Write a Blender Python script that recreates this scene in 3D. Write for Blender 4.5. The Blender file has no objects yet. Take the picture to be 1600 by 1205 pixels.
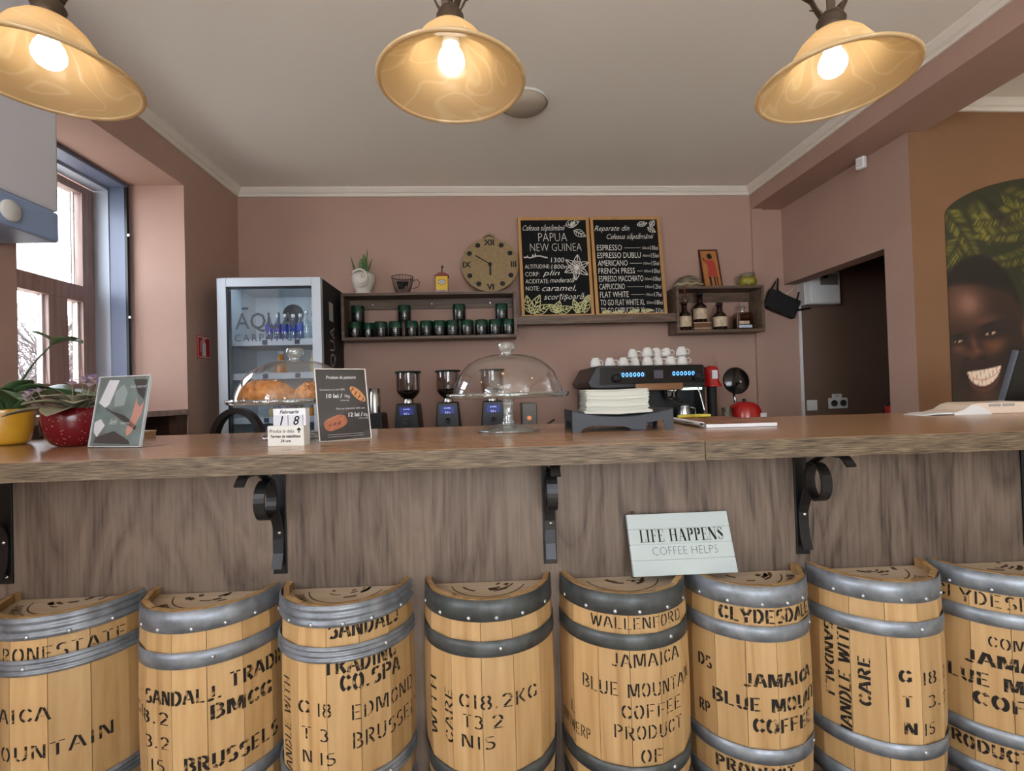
import bpy, bmesh, math, random
import numpy as np
from mathutils import Vector, Matrix, noise

PI = math.pi
S = bpy.context.scene
COL = S.collection
random.seed(7)

# ------------------------------------------------------------------ camera
cam_d = bpy.data.cameras.new('camera')
cam = bpy.data.objects.new('camera', cam_d)
COL.objects.link(cam)
cam_d.sensor_width = 36.0
cam_d.lens = 760.0 / 1600.0 * 36.0
cam_d.clip_start = 0.02
cam.matrix_world = (Matrix.Translation((0, 0, 1.223)) @ Matrix.Rotation(math.radians(-3.6), 4, 'Z')
                    @ Matrix.Rotation(PI / 2 + math.radians(0.84), 4, 'X') @ Matrix.Rotation(-0.029, 4, 'Z'))
S.camera = cam
S.view_settings.view_transform = 'Standard'
S.view_settings.look = 'None'
S.view_settings.gamma = 1.0
S.view_settings.use_curve_mapping = False
S.view_settings.exposure = -0.35
S.cycles.caustics_reflective = False
S.cycles.caustics_refractive = False
S.cycles.transparent_max_bounces = 24
S.cycles.max_bounces = 10

# ------------------------------------------------------------------ daylight
world = bpy.data.worlds.new('sky')
S.world = world
world.use_nodes = True
bg = world.node_tree.nodes['Background']
bg.inputs[0].default_value = (0.84, 0.91, 1.0, 1)
bg.inputs[1].default_value = 15.0


def area(name, loc, aim, sx, sy, watts, col):
    d = bpy.data.lights.new(name, 'AREA')
    d.shape = 'RECTANGLE'
    d.size, d.size_y = sx, sy
    d.energy = watts
    d.color = col
    o = bpy.data.objects.new(name, d)
    COL.objects.link(o)
    o.location = loc
    o.rotation_euler = (Vector(aim) - Vector(loc)).to_track_quat('-Z', 'Y').to_euler()
    return o


# daylight entering by the windows of the guest room (beside and behind the camera)
for _y in (-1.16, -0.34):
    area('daylight_side_window', (-1.66, _y, 1.75), (1.0, 0.6, 0.9), 0.62, 1.5, 5, (0.95, 0.98, 1.0))
for _x in (-0.18, 0.62, 1.40):
    area('daylight_rear_window', (_x, -2.9, 1.7), (_x, 0.0, 0.8), 0.55, 1.4, 3.5, (0.97, 0.98, 1.0))
# sun added through the rear windows to brighten the ceiling: it only reaches the floor of the guest room and is thrown up to the ceiling from there
_d = bpy.data.lights.new('sun', 'SUN')
_d.energy, _d.color, _d.angle = 21, (1.0, 0.95, 0.86), 0.02
_o = bpy.data.objects.new('sun', _d)
COL.objects.link(_o)
_o.rotation_euler = Vector((-0.15, 1.0, -1.15)).to_track_quat('-Z', 'Y').to_euler()
# two unseen lights added to lift the ceiling, one lamp by the orange-lit wall
for _n, _x, _y, _w in (('unseen_warm_light', -0.6, -1.5, 6), ('unseen_warm_light', 1.4, -1.4, 6), ('unseen_warm_light', 3.35, 1.75, 2.5)):
    _d = bpy.data.lights.new(_n, 'POINT')
    _d.energy, _d.color, _d.shadow_soft_size = _w, (1.0, 0.80, 0.56), 0.09
    _o = bpy.data.objects.new(_n, _d)
    COL.objects.link(_o)
    _o.location = (_x, _y, 2.25)


# ------------------------------------------------------------------ helpers
def srgb(r, g, b):
    f = lambda c: c / 12.92 if c <= 0.04045 else ((c + 0.055) / 1.055) ** 2.4
    return (f(r / 255), f(g / 255), f(b / 255))


class MB:
    """collects shapes for ONE mesh object"""

    def __init__(s):
        s.v, s.f, s.mi, s.sm, s.tone = [], [], [], [], []
        s.xf = Matrix.Identity(4)
        s.t = 0.5

    def add(s, verts, faces, mi=0, smooth=False):
        n = len(s.v)
        s.v += [tuple(s.xf @ Vector(p)) for p in verts]
        for f in faces:
            s.f.append(tuple(i + n for i in f))
            s.mi.append(mi)
            s.sm.append(smooth)
            s.tone.append(s.t)
        return s

    def box(s, x0, x1, y0, y1, z0, z1, mi=0):
        v = [(x, y, z) for z in (z0, z1) for y in (y0, y1) for x in (x0, x1)]
        return s.add(v, [(0, 2, 3, 1), (4, 5, 7, 6), (0, 1, 5, 4), (2, 6, 7, 3), (0, 4, 6, 2), (1, 3, 7, 5)], mi)

    def lathe(s, prof, n=32, c=(0, 0, 0), mi=0, smooth=True, a0=0.0, a1=2 * PI, closed=False, scale=None):
        full = abs(a1 - a0 - 2 * PI) < 1e-6
        m = n if full else n + 1
        v = []
        for k in range(m):
            a = a0 + (a1 - a0) * k / n
            for r, z in prof:
                sx, sy = scale(a, r, z) if scale else (1, 1)
                v.append((c[0] + r * math.cos(a) * sx, c[1] + r * math.sin(a) * sy, c[2] + z))
        p = len(prof)
        f = []
        for k in range(n):
            k2 = (k + 1) % m
            for j in range(p if closed else p - 1):
                j2 = (j + 1) % p
                f.append((k * p + j, k2 * p + j, k2 * p + j2, k * p + j2))
        return s.add(v, f, mi, smooth)

    def cyl(s, c, r, h, n=24, mi=0, smooth=True, r2=None):
        r2 = r if r2 is None else r2
        s.lathe([(0.0001, 0), (r, 0)], n, c, mi, False)
        s.lathe([(r, 0), (r2, h)], n, c, mi, smooth)
        s.lathe([(r2, h), (0.0001, h)], n, c, mi, False)
        return s

    def ball(s, c, r, n=16, mi=0, sz=1.0, sy=1.0):
        prof = [(max(r * math.sin(PI * k / (n // 2)), 1e-5), -r * math.cos(PI * k / (n // 2)) * sz) for k in range(n // 2 + 1)]
        return s.lathe(prof, n, c, mi, True, scale=lambda a, rr, z: (1, sy))

    def tube(s, pts, r, n=8, mi=0, closed=False, caps=True, smooth=True):
        pts = [Vector(p) for p in pts]
        m = len(pts)
        rr = r if isinstance(r, (list, tuple)) else [r] * m
        v, f = [], []
        prev = None
        for i, p in enumerate(pts):
            a = pts[(i - 1) % m] if (closed or i) else p
            b = pts[(i + 1) % m] if (closed or i < m - 1) else p
            t = (b - a).normalized()
            if prev is None:
                u = t.orthogonal().normalized()
            else:
                u = (prev - t * prev.dot(t)).normalized()
            prev = u
            w = t.cross(u)
            for k in range(n):
                g = 2 * PI * k / n
                v.append(p + (u * math.cos(g) + w * math.sin(g)) * rr[i])
        for i in range(m if closed else m - 1):
            i2 = (i + 1) % m
            for k in range(n):
                f.append((i * n + k, i * n + (k + 1) % n, i2 * n + (k + 1) % n, i2 * n + k))
        if caps and not closed:
            f.append(tuple(range(n - 1, -1, -1)))
            f.append(tuple((m - 1) * n + k for k in range(n)))
        return s.add(v, f, mi, smooth)

    def strap(s, pts, side, w, t, mi=0):
        """flat bar following pts; side = direction of its width"""
        pts = [Vector(p) for p in pts]
        sd = Vector(side).normalized()
        v, f = [], []
        m = len(pts)
        for i, p in enumerate(pts):
            d = (pts[min(i + 1, m - 1)] - pts[max(i - 1, 0)]).normalized()
            nrm = d.cross(sd).normalized()
            for a, b in ((-1, -1), (1, -1), (1, 1), (-1, 1)):
                v.append(p + sd * a * w / 2 + nrm * b * t / 2)
        for i in range(m - 1):
            for k in range(4):
                f.append((i * 4 + k, i * 4 + (k + 1) % 4, i * 4 + 4 + (k + 1) % 4, i * 4 + 4 + k))
        f.append((3, 2, 1, 0))
        f.append(tuple((m - 1) * 4 + k for k in range(4)))
        return s.add(v, f, mi)

    def prism(s, poly, fn, a, b, mi=0):
        """extrude 2D polygon; fn(x, y, d) -> 3D point"""
        n = len(poly)
        v = [fn(x, y, a) for x, y in poly] + [fn(x, y, b) for x, y in poly]
        f = [tuple(range(n - 1, -1, -1)), tuple(range(n, 2 * n))]
        f += [(i, (i + 1) % n, n + (i + 1) % n, n + i) for i in range(n)]
        return s.add(v, f, mi)

    def grid(s, fn, nu, nv, mi=0, smooth=True):
        v = [fn(i / nu, j / nv) for j in range(nv + 1) for i in range(nu + 1)]
        f = [(j * (nu + 1) + i, j * (nu + 1) + i + 1, (j + 1) * (nu + 1) + i + 1, (j + 1) * (nu + 1) + i)
             for j in range(nv) for i in range(nu)]
        return s.add(v, f, mi, smooth)

    def build(s, name, mat, parent=None, loc=None, rot=None, bevel=None, solid=None, sub=None, seg=2):
        me = bpy.data.meshes.new(name)
        me.from_pydata(s.v, [], s.f)
        for m in (mat if isinstance(mat, (list, tuple)) else [mat]):
            me.materials.append(m)
        me.polygons.foreach_set('material_index', s.mi)
        me.polygons.foreach_set('use_smooth', s.sm)
        if len(set(s.tone)) > 1:
            at = me.attributes.new('tone', 'FLOAT', 'FACE')
            at.data.foreach_set('value', s.tone)
        bm = bmesh.new()
        bm.from_mesh(me)
        bmesh.ops.remove_doubles(bm, verts=bm.verts, dist=1e-5)
        bmesh.ops.recalc_face_normals(bm, faces=bm.faces)
        bm.to_mesh(me)
        bm.free()
        me.update()
        o = bpy.data.objects.new(name, me)
        COL.objects.link(o)
        if parent:
            o.parent = parent
        if loc is not None:
            o.location = loc
        if rot is not None:
            o.rotation_euler = rot
        if solid:
            md = o.modifiers.new('solid', 'SOLIDIFY')
            md.thickness = solid
            md.offset = 0
        if sub:
            md = o.modifiers.new('sub', 'SUBSURF')
            md.levels = md.render_levels = sub
        if bevel:
            md = o.modifiers.new('bevel', 'BEVEL')
            md.width = bevel
            md.segments = seg
            md.limit_method = 'ANGLE'
            md.angle_limit = math.radians(40)
        return o


def tag(o, label, cat, group=None):
    o['label'] = label
    o['category'] = cat
    if group:
        o['group'] = group
    return o


def thing(name, label, cat, loc=(0, 0, 0), rotz=0.0, group=None):
    o = bpy.data.objects.new(name, None)
    o.empty_display_size = 0.05
    COL.objects.link(o)
    o.location = loc
    o.rotation_euler = (0, 0, rotz)
    return tag(o, label, cat, group)


def struct(o):
    o['kind'] = 'structure'
    return o


def dup(root, loc, rotz, label, group=None):
    r = root.copy()
    COL.objects.link(r)
    r.location = loc
    r.rotation_euler = (0, 0, rotz)
    r['label'] = label
    if group:
        r['group'] = group
    for ch in list(root.children):
        c = ch.copy()
        COL.objects.link(c)
        c.parent = r
        for g in ch.children:
            d = g.copy()
            COL.objects.link(d)
            d.parent = c
    return r


# the bar counter stands at a slight angle to the room: u along its front edge, v towards the wall
CA = math.radians(-2.2)


def CW(u, v, z):
    return (u * math.cos(CA) - v * math.sin(CA), 1.10 + u * math.sin(CA) + v * math.cos(CA), z)


# ------------------------------------------------------------------ materials
def mat(name, col, rough=0.5, metal=0.0, spec=0.5, vary=0.0, vscale=8.0, bump=0.0, bscale=60.0, stretch=(1, 1, 1),
        emit=None, estr=0.0, coat=0.0, tone=False, col2=None):
    m = bpy.data.materials.new(name)
    m.use_nodes = True
    nt = m.node_tree
    b = nt.nodes['Principled BSDF']
    b.inputs['Base Color'].default_value = (*col, 1)
    b.inputs['Roughness'].default_value = rough
    b.inputs['Metallic'].default_value = metal
    b.inputs['Specular IOR Level'].default_value = spec
    b.inputs['Coat Weight'].default_value = coat
    if emit:
        b.inputs['Emission Color'].default_value = (*emit, 1)
        b.inputs['Emission Strength'].default_value = estr
    tc = nt.nodes.new('ShaderNodeTexCoord')
    mp = nt.nodes.new('ShaderNodeMapping')
    mp.inputs['Scale'].default_value = stretch
    nt.links.new(tc.outputs['Object'], mp.inputs[0])
    last = None
    if vary or col2:
        n = nt.nodes.new('ShaderNodeTexNoise')
        n.inputs['Scale'].default_value = vscale
        n.inputs['Detail'].default_value = 5
        nt.links.new(mp.outputs[0], n.inputs['Vector'])
        r = nt.nodes.new('ShaderNodeValToRGB')
        r.color_ramp.elements[0].position = 0.3
        r.color_ramp.elements[1].position = 0.7
        if col2:
            ca, cb = col, col2
        else:
            ca, cb = tuple(c * (1 - vary) for c in col), tuple(min(1, c * (1 + vary)) for c in col)
        r.color_ramp.elements[0].color = (*ca, 1)
        r.color_ramp.elements[1].color = (*cb, 1)
        nt.links.new(n.outputs['Fac'], r.inputs[0])
        last = r.outputs[0]
    if last:
        nt.links.new(last, b.inputs['Base Color'])
    if bump:
        n = nt.nodes.new('ShaderNodeTexNoise')
        n.inputs['Scale'].default_value = bscale
        n.inputs['Detail'].default_value = 4
        nt.links.new(mp.outputs[0], n.inputs['Vector'])
        bp = nt.nodes.new('ShaderNodeBump')
        bp.inputs['Strength'].default_value = bump
        bp.inputs['Distance'].default_value = 0.004
        nt.links.new(n.outputs['Fac'], bp.inputs['Height'])
        nt.links.new(bp.outputs[0], b.inputs['Normal'])
    return m


def wood(name, dark, mid, light, axis, fine=60.0, coarse=6.0, rough=0.45, bump=0.25, figure=0.5, tone=0.0, spec=0.4, ramp=(0.28, 0.46, 0.68)):
    """grain runs along axis (0, 1, 2) of the part"""
    m = bpy.data.materials.new(name)
    m.use_nodes = True
    nt = m.node_tree
    L = nt.links.new
    b = nt.nodes['Principled BSDF']
    b.inputs['Roughness'].default_value = rough
    b.inputs['Specular IOR Level'].default_value = spec
    tc = nt.nodes.new('ShaderNodeTexCoord')

    def noise_at(scale, stretch, detail, dist=0.0):
        mp = nt.nodes.new('ShaderNodeMapping')
        sc = [1.0, 1.0, 1.0]
        sc[axis] = stretch
        mp.inputs['Scale'].default_value = sc
        L(tc.outputs['Object'], mp.inputs[0])
        n = nt.nodes.new('ShaderNodeTexNoise')
        n.inputs['Scale'].default_value = scale
        n.inputs['Detail'].default_value = detail
        n.inputs['Distortion'].default_value = dist
        L(mp.outputs[0], n.inputs['Vector'])
        return n.outputs['Fac']
    f1 = noise_at(fine, 0.045, 4)
    f2 = noise_at(coarse, 0.16, 6, 1.2)
    # contour lines of the coarse noise read as cathedral grain
    mu = nt.nodes.new('ShaderNodeMath'); mu.operation = 'MULTIPLY'; mu.inputs[1].default_value = 13.0
    L(f2, mu.inputs[0])
    fr = nt.nodes.new('ShaderNodeMath'); fr.operation = 'PINGPONG'; fr.inputs[1].default_value = 1.0
    L(mu.outputs[0], fr.inputs[0])
    mx = nt.nodes.new('ShaderNodeMix'); mx.data_type = 'FLOAT'
    mx.inputs[0].default_value = figure
    L(f1, mx.inputs[2]); L(fr.outputs[0], mx.inputs[3])
    f3 = noise_at(coarse * 0.45, 0.2, 3)
    m2 = nt.nodes.new('ShaderNodeMix'); m2.data_type = 'FLOAT'; m2.inputs[0].default_value = 0.3
    L(mx.outputs[0], m2.inputs[2]); L(f3, m2.inputs[3])
    r = nt.nodes.new('ShaderNodeValToRGB')
    e = r.color_ramp.elements
    e[0].position, e[0].color = ramp[0], (*dark, 1)
    e[1].position, e[1].color = ramp[2], (*light, 1)
    k = e.new(ramp[1]); k.color = (*mid, 1)
    L(m2.outputs[0], r.inputs[0])
    out = r.outputs[0]
    if tone:
        at = nt.nodes.new('ShaderNodeAttribute'); at.attribute_name = 'tone'
        mr = nt.nodes.new('ShaderNodeMapRange')
        mr.inputs['To Min'].default_value = 1 - tone
        mr.inputs['To Max'].default_value = 1 + tone
        L(at.outputs['Fac'], mr.inputs[0])
        vm = nt.nodes.new('ShaderNodeVectorMath'); vm.operation = 'SCALE'
        L(out, vm.inputs[0]); L(mr.outputs[0], vm.inputs['Scale'])
        out = vm.outputs[0]
    L(out, b.inputs['Base Color'])
    bp = nt.nodes.new('ShaderNodeBump')
    bp.inputs['Strength'].default_value = bump
    bp.inputs['Distance'].default_value = 0.0015
    L(mx.outputs[0], bp.inputs['Height'])
    L(bp.outputs[0], b.inputs['Normal'])
    return m


def thin_glass(name, tint=(1, 1, 1), rough=0.0, edge=0.9, base=0.06):
    m = bpy.data.materials.new(name)
    m.use_nodes = True
    nt = m.node_tree
    nt.nodes.remove(nt.nodes['Principled BSDF'])
    out = nt.nodes['Material Output']
    tr = nt.nodes.new('ShaderNodeBsdfTransparent'); tr.inputs[0].default_value = (*tint, 1)
    gl = nt.nodes.new('ShaderNodeBsdfGlossy'); gl.inputs['Roughness'].default_value = rough
    lw = nt.nodes.new('ShaderNodeLayerWeight'); lw.inputs[0].default_value = 0.25
    mr = nt.nodes.new('ShaderNodeMapRange')
    mr.inputs['To Min'].default_value = base
    mr.inputs['To Max'].default_value = edge
    mx = nt.nodes.new('ShaderNodeMixShader')
    nt.links.new(lw.outputs['Facing'], mr.inputs[0])
    mr.inputs['From Min'].default_value = 0.15
    nt.links.new(mr.outputs[0], mx.inputs[0])
    nt.links.new(tr.outputs[0], mx.inputs[1])
    nt.links.new(gl.outputs[0], mx.inputs[2])
    nt.links.new(mx.outputs[0], out.inputs[0])
    return m


def thick_glass(name):
    """pressed glass: clear body, wavy bright surface, faint milky bulk"""
    m = bpy.data.materials.new(name)
    m.use_nodes = True
    nt = m.node_tree
    L = nt.links.new
    nt.nodes.remove(nt.nodes['Principled BSDF'])
    tc = nt.nodes.new('ShaderNodeTexCoord')
    nz_ = nt.nodes.new('ShaderNodeTexNoise'); nz_.inputs['Scale'].default_value = 55
    bp = nt.nodes.new('ShaderNodeBump'); bp.inputs['Strength'].default_value = .7; bp.inputs['Distance'].default_value = .006
    L(tc.outputs['Object'], nz_.inputs['Vector']); L(nz_.outputs['Fac'], bp.inputs['Height'])
    tr = nt.nodes.new('ShaderNodeBsdfTransparent'); tr.inputs[0].default_value = (.93, .98, .96, 1)
    gl = nt.nodes.new('ShaderNodeBsdfGlossy'); gl.inputs['Roughness'].default_value = .04
    df = nt.nodes.new('ShaderNodeBsdfTranslucent'); df.inputs[0].default_value = (.85, .95, .92, 1)
    d2 = nt.nodes.new('ShaderNodeBsdfDiffuse'); d2.inputs[0].default_value = (.85, .95, .92, 1)
    L(bp.outputs[0], gl.inputs['Normal'])
    lw = nt.nodes.new('ShaderNodeLayerWeight'); lw.inputs[0].default_value = .35
    L(bp.outputs[0], lw.inputs['Normal'])
    mr = nt.nodes.new('ShaderNodeMapRange'); mr.inputs['To Min'].default_value = .14; mr.inputs['To Max'].default_value = .95
    L(lw.outputs['Facing'], mr.inputs[0])
    a = nt.nodes.new('ShaderNodeMixShader'); a.inputs[0].default_value = .5
    L(df.outputs[0], a.inputs[1]); L(d2.outputs[0], a.inputs[2])
    b = nt.nodes.new('ShaderNodeMixShader'); b.inputs[0].default_value = .12
    L(tr.outputs[0], b.inputs[1]); L(a.outputs[0], b.inputs[2])
    c = nt.nodes.new('ShaderNodeMixShader')
    L(mr.outputs[0], c.inputs[0]); L(b.outputs[0], c.inputs[1]); L(gl.outputs[0], c.inputs[2])
    L(c.outputs[0], nt.nodes['Material Output'].inputs[0])
    return m


WALL = srgb(174, 143, 129)
M_wall = mat('painted_wall', WALL, 0.75, spec=0.25, vary=0.03, vscale=3, bump=0.18, bscale=220)
M_wall2 = mat('painted_wall_tan', srgb(134, 99, 72), 0.75, spec=0.25, vary=0.04, vscale=3, bump=0.3, bscale=160)
M_ceil = mat('ceiling_paint', srgb(240, 235, 226), 0.85, spec=0.2)
M_trim = mat('white_cornice', srgb(226, 218, 206), 0.6)
M_floor = mat('floor_tile', srgb(206, 196, 182), 0.5, vary=0.1)
M_panel = wood('oak_panel', srgb(50, 40, 35), srgb(92, 78, 67), srgb(112, 97, 84), 2, 110, 4.2, 0.5, 0.25, 0.30, ramp=(0.30, 0.45, 0.65))
M_top = wood('worktop_oak', srgb(138, 102, 74), srgb(168, 128, 95), srgb(186, 148, 112), 0, 60, 8, 0.22, 0.08, 0.12, spec=0.55)
M_edge = wood('worktop_edge', srgb(46, 37, 27), srgb(86, 72, 54), srgb(118, 102, 80), 0, 420, 120, 0.5, 0.6, 0.03, ramp=(0.37, 0.48, 0.62))
M_shelf = wood('shelf_oak', srgb(66, 52, 42), srgb(94, 76, 62), srgb(116, 96, 80), 0, 60, 7, 0.5, 0.2, 0.35)
M_stave = wood('barrel_stave', srgb(138, 103, 62), srgb(168, 133, 87), srgb(184, 152, 107), 2, 50, 4, 0.55, 0.12, 0.16, tone=0.13)
M_head = wood('barrel_head', srgb(166, 146, 120), srgb(190, 170, 144), srgb(204, 186, 162), 0, 50, 4, 0.6, 0.12, 0.15)
M_brown = wood('window_wood', srgb(130, 106, 98), srgb(160, 134, 126), srgb(178, 152, 144), 2, 50, 5, 0.45, 0.15, 0.2)
M_cab = wood('dark_cabinet', srgb(60, 42, 34), srgb(84, 60, 48), srgb(104, 76, 60), 0, 50, 5, 0.45, 0.15, 0.2)
M_hoop = mat('galvanised_hoop', srgb(126, 132, 139), 0.42, 0.55, vary=0.35, vscale=26, bump=0.15, bscale=90)
M_rivet = mat('rivet_steel', srgb(170, 174, 178), 0.35, 0.9)
M_stencil = mat('stencil_ink', srgb(32, 28, 24), 0.8, spec=0.2)
_nt = M_stencil.node_tree                      # worn, patchy ink
_n = _nt.nodes.new('ShaderNodeTexNoise'); _n.inputs['Scale'].default_value = 60; _n.inputs['Detail'].default_value = 4
_r = _nt.nodes.new('ShaderNodeMapRange'); _r.inputs['From Min'].default_value = .32; _r.inputs['From Max'].default_value = .46
_tc = _nt.nodes.new('ShaderNodeTexCoord')
_nt.links.new(_tc.outputs['Object'], _n.inputs['Vector']); _nt.links.new(_n.outputs['Fac'], _r.inputs[0])
_nt.links.new(_r.outputs[0], _nt.nodes['Principled BSDF'].inputs['Alpha'])
M_print = mat('black_print', srgb(26, 24, 24), 0.7, spec=0.2)
M_inkfade = mat('faded_ink', srgb(86, 68, 50), 0.85, spec=0.2)
M_iron = mat('black_iron', srgb(20, 21, 23), 0.35, 0.3, spec=0.5)
M_black = mat('black_plastic', srgb(13, 13, 14), 0.38)
M_blackm = mat('matt_black', srgb(16, 16, 17), 0.7)
M_char = mat('charcoal_plastic', srgb(42, 45, 52), 0.5)
M_white = mat('white_plastic', srgb(225, 225, 222), 0.4)
M_offw = mat('off_white_paint', srgb(206, 206, 202), 0.45)
M_paper = mat('white_paper', srgb(218, 220, 222), 0.8, spec=0.2)
M_paperb = mat('cream_paper', srgb(214, 212, 204), 0.8, spec=0.2)
M_ceramic = mat('white_ceramic', srgb(232, 230, 224), 0.15, coat=0.3)
M_steel = mat('brushed_steel', srgb(190, 190, 188), 0.25, 1.0)
M_chrome = mat('chrome', srgb(215, 215, 215), 0.06, 1.0)
M_alum = mat('fridge_aluminium', srgb(196, 204, 212), 0.4, 0.35)
M_skytint = mat('sky_tinted_frame', srgb(104, 114, 138), 0.4)  # blue cast of sky and flare put into the frame's colour
M_lining = mat('pale_window_lining', srgb(186, 196, 208), 0.5)
M_red = mat('red_enamel', srgb(176, 26, 26), 0.25, coat=0.4)
M_bronze = mat('lamp_bronze', srgb(74, 60, 46), 0.5, 0.5, vary=0.25, vscale=40)
M_glass = thin_glass('clear_glass', base=0.105)
M_pane = thin_glass('window_pane', base=0.03, edge=0.5)
M_fpane = thin_glass('fridge_door_glass', (0.95, 0.98, 1.0), base=0.09)
M_thick = thick_glass('pressed_glass')
M_acryl = thin_glass('clear_acrylic', base=0.03)
# ------------------------------------------------------------------ lettering
def arc(cx, cy, rx, ry, a, b, n=9):
    return [(cx + rx * math.cos(math.radians(a + (b - a) * k / n)), cy + ry * math.sin(math.radians(a + (b - a) * k / n)))
            for k in range(n + 1)]


STEN = {
    'A': (.66, [[(.03, 0), (.28, 1)], [(.38, .95), (.63, 0)], [(.24, .33), (.42, .33)]]),
    'B': (.6, [[(.09, 0), (.09, 1)], arc(.22, .75, .28, .22, 88, -80), arc(.22, .26, .33, .24, 75, -88)]),
    'C': (.6, [arc(.33, .5, .25, .46, 105, 255), arc(.33, .5, .25, .46, 72, 30, 4), arc(.33, .5, .25, .46, -30, -72, 4)]),
    'D': (.62, [[(.09, 0), (.09, 1)], arc(.22, .5, .33, .48, 88, -88)]),
    'E': (.56, [[(.09, 0), (.09, 1)], [(.22, .96), (.52, .96)], [(.22, .5), (.44, .5)], [(.22, .04), (.54, .04)]]),
    'F': (.54, [[(.09, 0), (.09, 1)], [(.22, .96), (.52, .96)], [(.22, .5), (.44, .5)]]),
    'G': (.62, [arc(.33, .5, .25, .46, 105, 255), arc(.33, .5, .25, .46, 72, 30, 4), arc(.33, .5, .25, .46, -72, -40, 3), [(.54, .06), (.54, .42)]]),
    'H': (.64, [[(.09, 0), (.09, 1)], [(.55, 0), (.55, 1)], [(.21, .5), (.43, .5)]]),
    'I': (.24, [[(.12, 0), (.12, 1)]]),
    'J': (.5, [[(.38, 1), (.38, .22)], arc(.22, .22, .16, .2, -30, -150, 5)]),
    'K': (.62, [[(.09, 0), (.09, 1)], [(.24, .5), (.54, 1)], [(.3, .48), (.58, 0)]]),
    'L': (.54, [[(.09, 0), (.09, 1)], [(.22, .04), (.52, .04)]]),
    'M': (.84, [[(.08, 0), (.08, 1)], [(.76, 0), (.76, 1)], [(.19, 1), (.4, .12)], [(.47, .12), (.65, 1)]]),
    'N': (.66, [[(.08, 0), (.08, 1)], [(.58, 0), (.58, 1)], [(.18, .95), (.48, .06)]]),
    'O': (.64, [arc(.3, .5, .23, .48, 102, 258), arc(.34, .5, .23, .48, 78, -78)]),
    'P': (.58, [[(.09, 0), (.09, 1)], arc(.22, .74, .3, .24, 88, -88)]),
    'Q': (.64, [arc(.3, .5, .23, .48, 102, 258), arc(.34, .5, .23, .48, 78, -78), [(.4, .2), (.6, -.05)]]),
    'R': (.62, [[(.09, 0), (.09, 1)], arc(.22, .74, .3, .24, 88, -88), [(.3, .44), (.57, 0)]]),
    'S': (.56, [arc(.28, .74, .21, .23, 40, 225), arc(.29, .26, .22, .23, 65, -140)]),
    'T': (.6, [[(.3, 0), (.3, .86)], [(.02, .96), (.24, .96)], [(.36, .96), (.58, .96)]]),
    'U': (.62, [[(.09, 1), (.09, .28)], arc(.31, .28, .22, .26, 200, 262, 5), arc(.31, .28, .22, .26, 282, 350, 5), [(.54, 1), (.54, .28)]]),
    'V': (.62, [[(.03, 1), (.28, 0)], [(.36, .05), (.6, 1)]]),
    'W': (.86, [[(.03, 1), (.22, 0)], [(.27, .1), (.42, .9)], [(.46, .9), (.62, 0)], [(.68, .1), (.84, 1)]]),
    'X': (.62, [[(.04, 1), (.58, 0)], [(.05, 0), (.25, .4)], [(.37, .6), (.56, 1)]]),
    'Y': (.62, [[(.03, 1), (.27, .52)], [(.37, .56), (.6, 1)], [(.31, .42), (.31, 0)]]),
    'Z': (.58, [[(.05, .96), (.5, .96)], [(.5, .86), (.08, .14)], [(.06, .04), (.54, .04)]]),
    '0': (.6, [arc(.28, .5, .21, .48, 102, 258), arc(.32, .5, .21, .48, 78, -78)]),
    '1': (.3, [[(.16, 0), (.16, 1)]]),
    '2': (.56, [arc(.27, .72, .21, .25, 165, -20), [(.45, .55), (.12, .12)], [(.06, .04), (.52, .04)]]),
    '3': (.56, [arc(.26, .74, .22, .22, 140, -70), arc(.26, .27, .25, .25, 70, -140)]),
    '5': (.56, [[(.14, .96), (.48, .96)], [(.12, .88), (.12, .56)], arc(.26, .3, .24, .27, 110, -140)]),
    '8': (.58, [arc(.26, .75, .17, .21, 102, 258), arc(.32, .75, .17, .21, 78, -78), arc(.26, .26, .2, .24, 102, 258), arc(.32, .26, .2, .24, 78, -78)]),
    '.': (.26, [[(.12, 0), (.12, .14)]]),
    '-': (.4, [[(.05, .5), (.35, .5)]]),
    ' ': (.36, []),
}


def ribbon(pts, wt, wn, step=0.35):
    """quads of a pen stroke: wt wide on uprights, wn on level strokes"""
    P = [pts[0]]
    for a, b in zip(pts, pts[1:]):
        d = math.hypot(b[0] - a[0], b[1] - a[1])
        k = max(1, int(d / step + 0.999))
        P += [(a[0] + (b[0] - a[0]) * i / k, a[1] + (b[1] - a[1]) * i / k) for i in range(1, k + 1)]
    v, f = [], []
    for i, p in enumerate(P):
        a, b = P[max(i - 1, 0)], P[min(i + 1, len(P) - 1)]
        tx, ty = b[0] - a[0], b[1] - a[1]
        l = math.hypot(tx, ty) or 1
        tx, ty = tx / l, ty / l
        w = (wt * abs(ty) + wn * abs(tx)) / 2
        v += [(p[0] - ty * w, p[1] + tx * w), (p[0] + ty * w, p[1] - tx * w)]
    for i in range(len(P) - 1):
        f.append((2 * i, 2 * i + 1, 2 * i + 3, 2 * i + 2))
    return v, f


def stencil(text, height, width=None, gap=0.13, wt=0.15, wn=0.09):
    """2D faces of a stencilled line, baseline at y=0, left at x=0"""
    V, F = [], []
    x = 0.0
    for ch in text:
        adv, strokes = STEN[ch]
        for st in strokes:
            v, f = ribbon([(px + x, py) for px, py in st], wt, wn)
            n = len(V)
            V += v
            F += [tuple(i + n for i in q) for q in f]
        x += adv + gap
    tot = max(x - gap, 0.01)
    sx = (width / tot) if width else height
    return [(a * sx, b * height) for a, b in V], F, tot * sx


_font_cache = {}


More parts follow.
